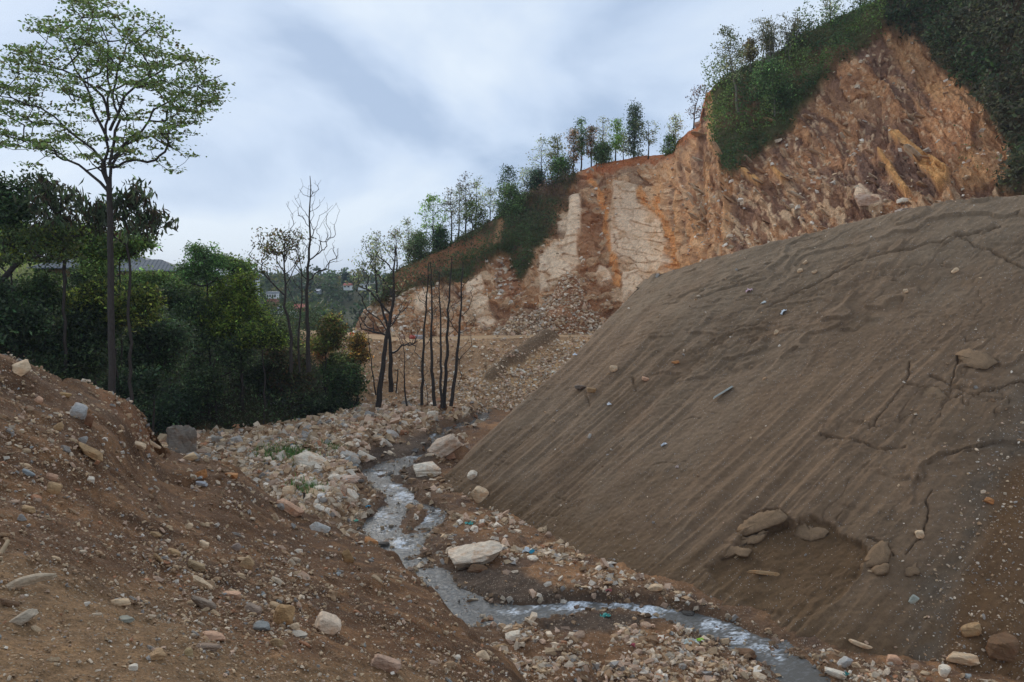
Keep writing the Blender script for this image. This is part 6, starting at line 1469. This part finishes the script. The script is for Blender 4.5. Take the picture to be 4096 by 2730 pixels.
# ------------------------------------------------------------------ house with the metal roof
def mat_simple(nm, c, r=.7, s=.3, v=.1, sc=3): return flat_mat(nm, c, r, s, v, sc, .1)
M_roof = mat_simple('metal_roof_material', (0.10, 0.12, 0.14), .7, .2); M_wall = mat_simple('mud_wall_material', (0.36, 0.21, 0.10)); M_wood = mat_simple('dark_wood_material', (0.06, 0.04, 0.03)); M_white = mat_simple('whitewash_material', (0.72, 0.73, 0.72)); M_glass = mat_simple('window_material', (0.03, 0.035, 0.045), .15, .5); M_brick = mat_simple('brick_material', (0.30, 0.12, 0.08)); M_tin = mat_simple('grey_tin_material', (0.33, 0.35, 0.38), .5); M_tile = mat_simple('red_roof_material', (0.33, 0.09, 0.06)); M_blue = mat_simple('blue_paint_material', (0.20, 0.28, 0.40))
def prism(name, pts_bottom, pts_top, mat, parent):
    V = list(pts_bottom) + list(pts_top); n = len(pts_bottom)
    fcs = [tuple(range(n))[::-1], tuple(range(n, 2 * n))] + [(i, (i + 1) % n, (i + 1) % n + n, i + n) for i in range(n)]
    me = bpy.data.meshes.new(name); me.from_pydata([tuple(v) for v in V], [], fcs); me.materials.append(mat); me.update(); return link(name, me, parent)
def hip_roof(name, W_, D_, Hr, over, z0, mat, parent, corr=0.35):
    """corrugated hip roof: eaves rectangle up to a short ridge, with standing seams"""
    a, b = W_ / 2 + over, D_ / 2 + over; rl = max(W_ / 2 - D_ / 2, W_ * .12)
    V = [(-a, -b, z0), (a, -b, z0), (a, b, z0), (-a, b, z0), (-rl, 0, z0 + Hr), (rl, 0, z0 + Hr), (-a, -b, z0 - .08), (a, -b, z0 - .08), (a, b, z0 - .08), (-a, b, z0 - .08)]
    fcs = [(0, 1, 5, 4), (1, 2, 5), (2, 3, 4, 5), (3, 0, 4), (0, 6, 7, 1), (1, 7, 8, 2), (2, 8, 9, 3), (3, 9, 6, 0), (6, 9, 8, 7)]
    me = bpy.data.meshes.new(name); me.from_pydata(V, [], fcs); me.materials.append(mat); me.update(); r = link(name, me, parent)
    segs = []
    n = int(2 * a / corr)
    for i in range(1, n):
        x = -a + 2 * a * i / n; 
        tx = max(-rl, min(rl, x)); t = 1 if abs(x) <= rl else (a - abs(x)) / (a - rl)
        segs.append(((x, -b, z0 + .012), .018, (x if abs(x) > rl else x, -b + b * t, z0 + Hr * t + .012), .018))
    o = tubes(segs, mat, 'seams', r, 4); o['kind'] = 'stuff'
    return r
hp = P(116, 268, 76.0)
hs = empty('house', (hp[0], 76.0, hp[2] - 2.6)); tag(hs, 'house with blue grey metal roof half hidden behind the left trees', 'house')
def walls(W_, D_, Hw, cx, cy, mat, parent, wins, doorx=None, ww=.9, wh=1.0, name='wall'):
    w_o = box(name, (W_, D_, Hw), mat, parent, 0, (cx, cy, Hw / 2))
    for x in wins:
        fr_ = box('window', (ww + .2, .08, wh + .2), M_wood, parent, 0, (cx + x, cy - D_ / 2 - .03, Hw * .55)); box('pane', (ww, .04, wh), M_glass, fr_, 0, (cx + x, cy - D_ / 2 - .075, Hw * .55))
    if doorx is not None: box('door', (.9, .08, 1.9), M_wood, parent, 0, (cx + doorx, cy - D_ / 2 - .03, .95))
    return w_o
walls(8.5, 6, 2.6, -1.6, 1, M_wall, hs, (-2.6, 1.0), 2.6)
r1_ = hip_roof('roof', 10.5, 7.5, 1.75, .5, 2.55, M_roof, hs); r1_.location = (-.8, 1, 0)
walls(4.2, 4.5, 2.3, 3.6, -1.2, M_wall, hs, (-.8,), .9, name='porch_wall')
r2_ = hip_roof('porch_roof', 4.8, 5, 1.1, .45, 2.3, M_roof, hs); r2_.location = (3.7, -1.2, 0)
for x in (1.7, 3.6, 5.5): box('post', (.12, .12, 2.3), M_wood, hs, 0, (x, -4.0, 1.15))
hs.rotation_euler = (0, 0, math.radians(12))
wl = P(72, 268, 70.0); wl2 = walls  # low outbuilding seen left of the tall trunk
ob = empty('shed', (P(72, 270, 80)[0], 80.0, P(72, 266, 80)[2] - 2.0)); tag(ob, 'low shed with pale metal roof left of the metal roofed house', 'shed')
walls(4.5, 4, 2.0, 0, 0, M_wall, ob, (0,), None); rr3 = hip_roof('roof', 6, 5, 1.3, .4, 2.0, M_roof, ob)

# ------------------------------------------------------------------ far houses
def far_house(label, px, py, w_, h_, Yd, wall, roof, flatroof=False, nwin=3, rot=0, cat='house', lower=None, floors=1):
    B = P(px, py, Yd)
    W_ = w_ * Yd / F; Hw = h_ * Yd / F
    e_ = empty('house', B); tag(e_, label, cat); D_ = max(W_ * .55, 3)
    box('wall', (W_, D_, Hw), wall, e_, 0, (0, 0, Hw / 2))
    for f_ in range(floors):
        for i in range(nwin):
            x = -W_ / 2 + W_ * (i + .5) / nwin; zc_ = Hw * (f_ + .55) / floors
            fr_ = box('window', (W_ / nwin * .5, .12, Hw / floors * .5), M_wood, e_, 0, (x, -D_ / 2 - .05, zc_)); box('pane', (W_ / nwin * .42, .06, Hw / floors * .4), M_glass, fr_, 0, (x, -D_ / 2 - .13, zc_))
    if flatroof: box('roof', (W_ * 1.08, D_ * 1.08, .35), roof, e_, .03, (0, 0, Hw + .18))
    else:
        a, b, z0, z1 = W_ * .56, D_ * .62, Hw + .02, Hw + W_ * .16 + .5
        me = bpy.data.meshes.new('roof'); me.from_pydata([(-a, -b, z0), (a, -b, z0), (a, b, z0), (-a, b, z0), (-a, 0, z1), (a, 0, z1)], [], [(0, 1, 5, 4), (2, 3, 4, 5), (0, 4, 3), (1, 2, 5), (0, 3, 2, 1)]); me.materials.append(roof); me.update(); link('roof', me, e_)
    fh_ = 2.4 if Yd < 200 else .8
    box('foundation', (W_ * .98, D_ * .98, fh_), lower or wall, e_, 0, (0, 0, -fh_ / 2 - .01))
    e_.rotation_euler = (0, 0, math.radians(rot)); return e_
far_house('white two windowed house above a brick wall in the far valley', 273, 298.5, 9.5, 5, 150, M_white, M_tin, True, 4, 6, lower=M_brick)
far_house('long low white house with grey tin roof in the far valley', 275, 313.5, 15, 3.2, 150, M_white, M_tin, False, 4, 8)
far_house('plain white block below the tin roofed house', 278, 319, 9, 5, 146, M_white, M_white, True, 2, 5)
far_house('white building seen through the forked branches in the far valley', 292, 319, 12, 5.5, 150, M_white, M_tin, True, 3, -5)
far_house('small red roofed house behind the white building', 301, 310.5, 11, 2.5, 160, M_brick, M_tile, False, 3, 4)
far_house('white and blue building at the left end of the far slope', 255, 284.5, 6, 4.5, 170, M_white, M_blue, True, 2, 4, floors=2)
far_house('small white house with red roof on the far skyline', 348, 288, 7, 2.5, 300, M_white, M_tile, False, 2, -6)
far_house('pale flat roofed house on the far skyline behind the forked tree', 363, 288, 9, 3.5, 290, M_white, M_tin, True, 3, 4)
far_house('tiny pale shed halfway up the far hill', 318, 293, 5, 2, 290, M_tin, M_tin, False, 1, 0, 'shed')
far_house('low grey roofed shed in the far valley near the road', 321, 317, 7, 2, 150, M_tin, M_tin, False, 2, 0, 'shed')
far_house('small white roofed shed in a clearing below the far houses', 286, 335, 6, 2, 120, M_white, M_white, False, 1, 0, 'shed')

# utility pole, road marker, roadside stones
h = down(P(370, 306, 84)[0], 82, ['quarried_hillside', 'far_hills']); B = P(370, 307, 84)
up_ = empty('utility_pole', B); tag(up_, 'slender pale utility pole at the left end of the hillside', 'utility pole')
Mpole = mat_simple('pole_material', (0.42, 0.42, 0.40)); tubes([((0, 0, -2), .09, (0, 0, 25 * 84 / F), .06)], Mpole, 'pole', up_, 8); box('crossarm', (1.2, .09, .09), Mpole, up_, .01, (0, 0, 23.5 * 84 / F))
for x in (-.5, 0, .5): box('insulator', (.07, .07, .16), M_white, up_, .01, (x, 0, 23.5 * 84 / F + .12))
B = P(352, 338, 72.5)
sg_ = empty('road_marker', B); tag(sg_, 'small round red marker with white mark beside the haul road', 'sign')
M_red = mat_simple('red_paint_material', (0.75, 0.03, 0.03)); tubes([((0, 0, -.3), .03, (0, 0, .35), .03)], Mpole, 'post', sg_, 6)
def disc(name, r, y, mat, parent, z, n=20, t=.02):
    a = np.linspace(0, 2 * math.pi, n, endpoint=False); return prism(name, [(r * math.cos(k), y, z + r * math.sin(k)) for k in a], [(r * math.cos(k), y - t, z + r * math.sin(k)) for k in a], mat, parent)
disc('disc', .20, 0, M_red, sg_, .35); prism('arrow', [(-.10, -.025, .35), (0, -.025, .43), (0, -.025, .38), (.10, -.025, .38), (.10, -.025, .32), (0, -.025, .32), (0, -.025, .27)], [(-.10, -.035, .35), (0, -.035, .43), (0, -.035, .38), (.10, -.035, .38), (.10, -.035, .32), (0, -.035, .32), (0, -.035, .27)], M_white, sg_)
for px, w_, c in [(412, 7, (0.42, 0.10, 0.08)), (419, 9, (0.36, 0.36, 0.38)), (403, 6, (0.4, 0.3, 0.24))]:
    lbd = {412: 'reddish block at the inner edge of the haul road', 419: 'grey block at the inner edge of the haul road', 403: 'tan block left of the reddish one on the haul road'}[px]
    hero_rock('rock', lbd, 'rock', px, 337, w_, 5, c, ['dirt_road', 'quarried_hillside'], 0, .8, px, .02)

# ------------------------------------------------------------------ haze over the whole valley
HZ = True
if HZ:
    V = [(x, y, z) for z in (-60, 75) for y in (-60, 5400) for x in (-7200, 7200)]
    me = bpy.data.meshes.new('haze'); me.from_pydata(V, [], [(0, 2, 3, 1), (4, 5, 7, 6), (0, 1, 5, 4), (2, 6, 7, 3), (0, 4, 6, 2), (1, 3, 7, 5)]); me.update()
    m = bpy.data.materials.new('haze_material'); m.use_nodes = True; t = m.node_tree; t.nodes.clear(); o_ = t.nodes.new('ShaderNodeOutputMaterial'); v_ = t.nodes.new('ShaderNodeVolumePrincipled')
    v_.inputs['Color'].default_value = (0.72, 0.83, 1, 1); v_.inputs['Density'].default_value = 0.00022; t.links.new(v_.outputs[0], o_.inputs['Volume']); me.materials.append(m)
    ho = link('haze', me); ho['kind'] = 'stuff'
# twigs and leaves too small to pick apart singly
for o in bpy.data.objects:
    if o.type == 'MESH' and o.parent and o.name.split('.')[0] in ('branches', 'crown', 'leaves', 'culms'): o['kind'] = 'stuff'
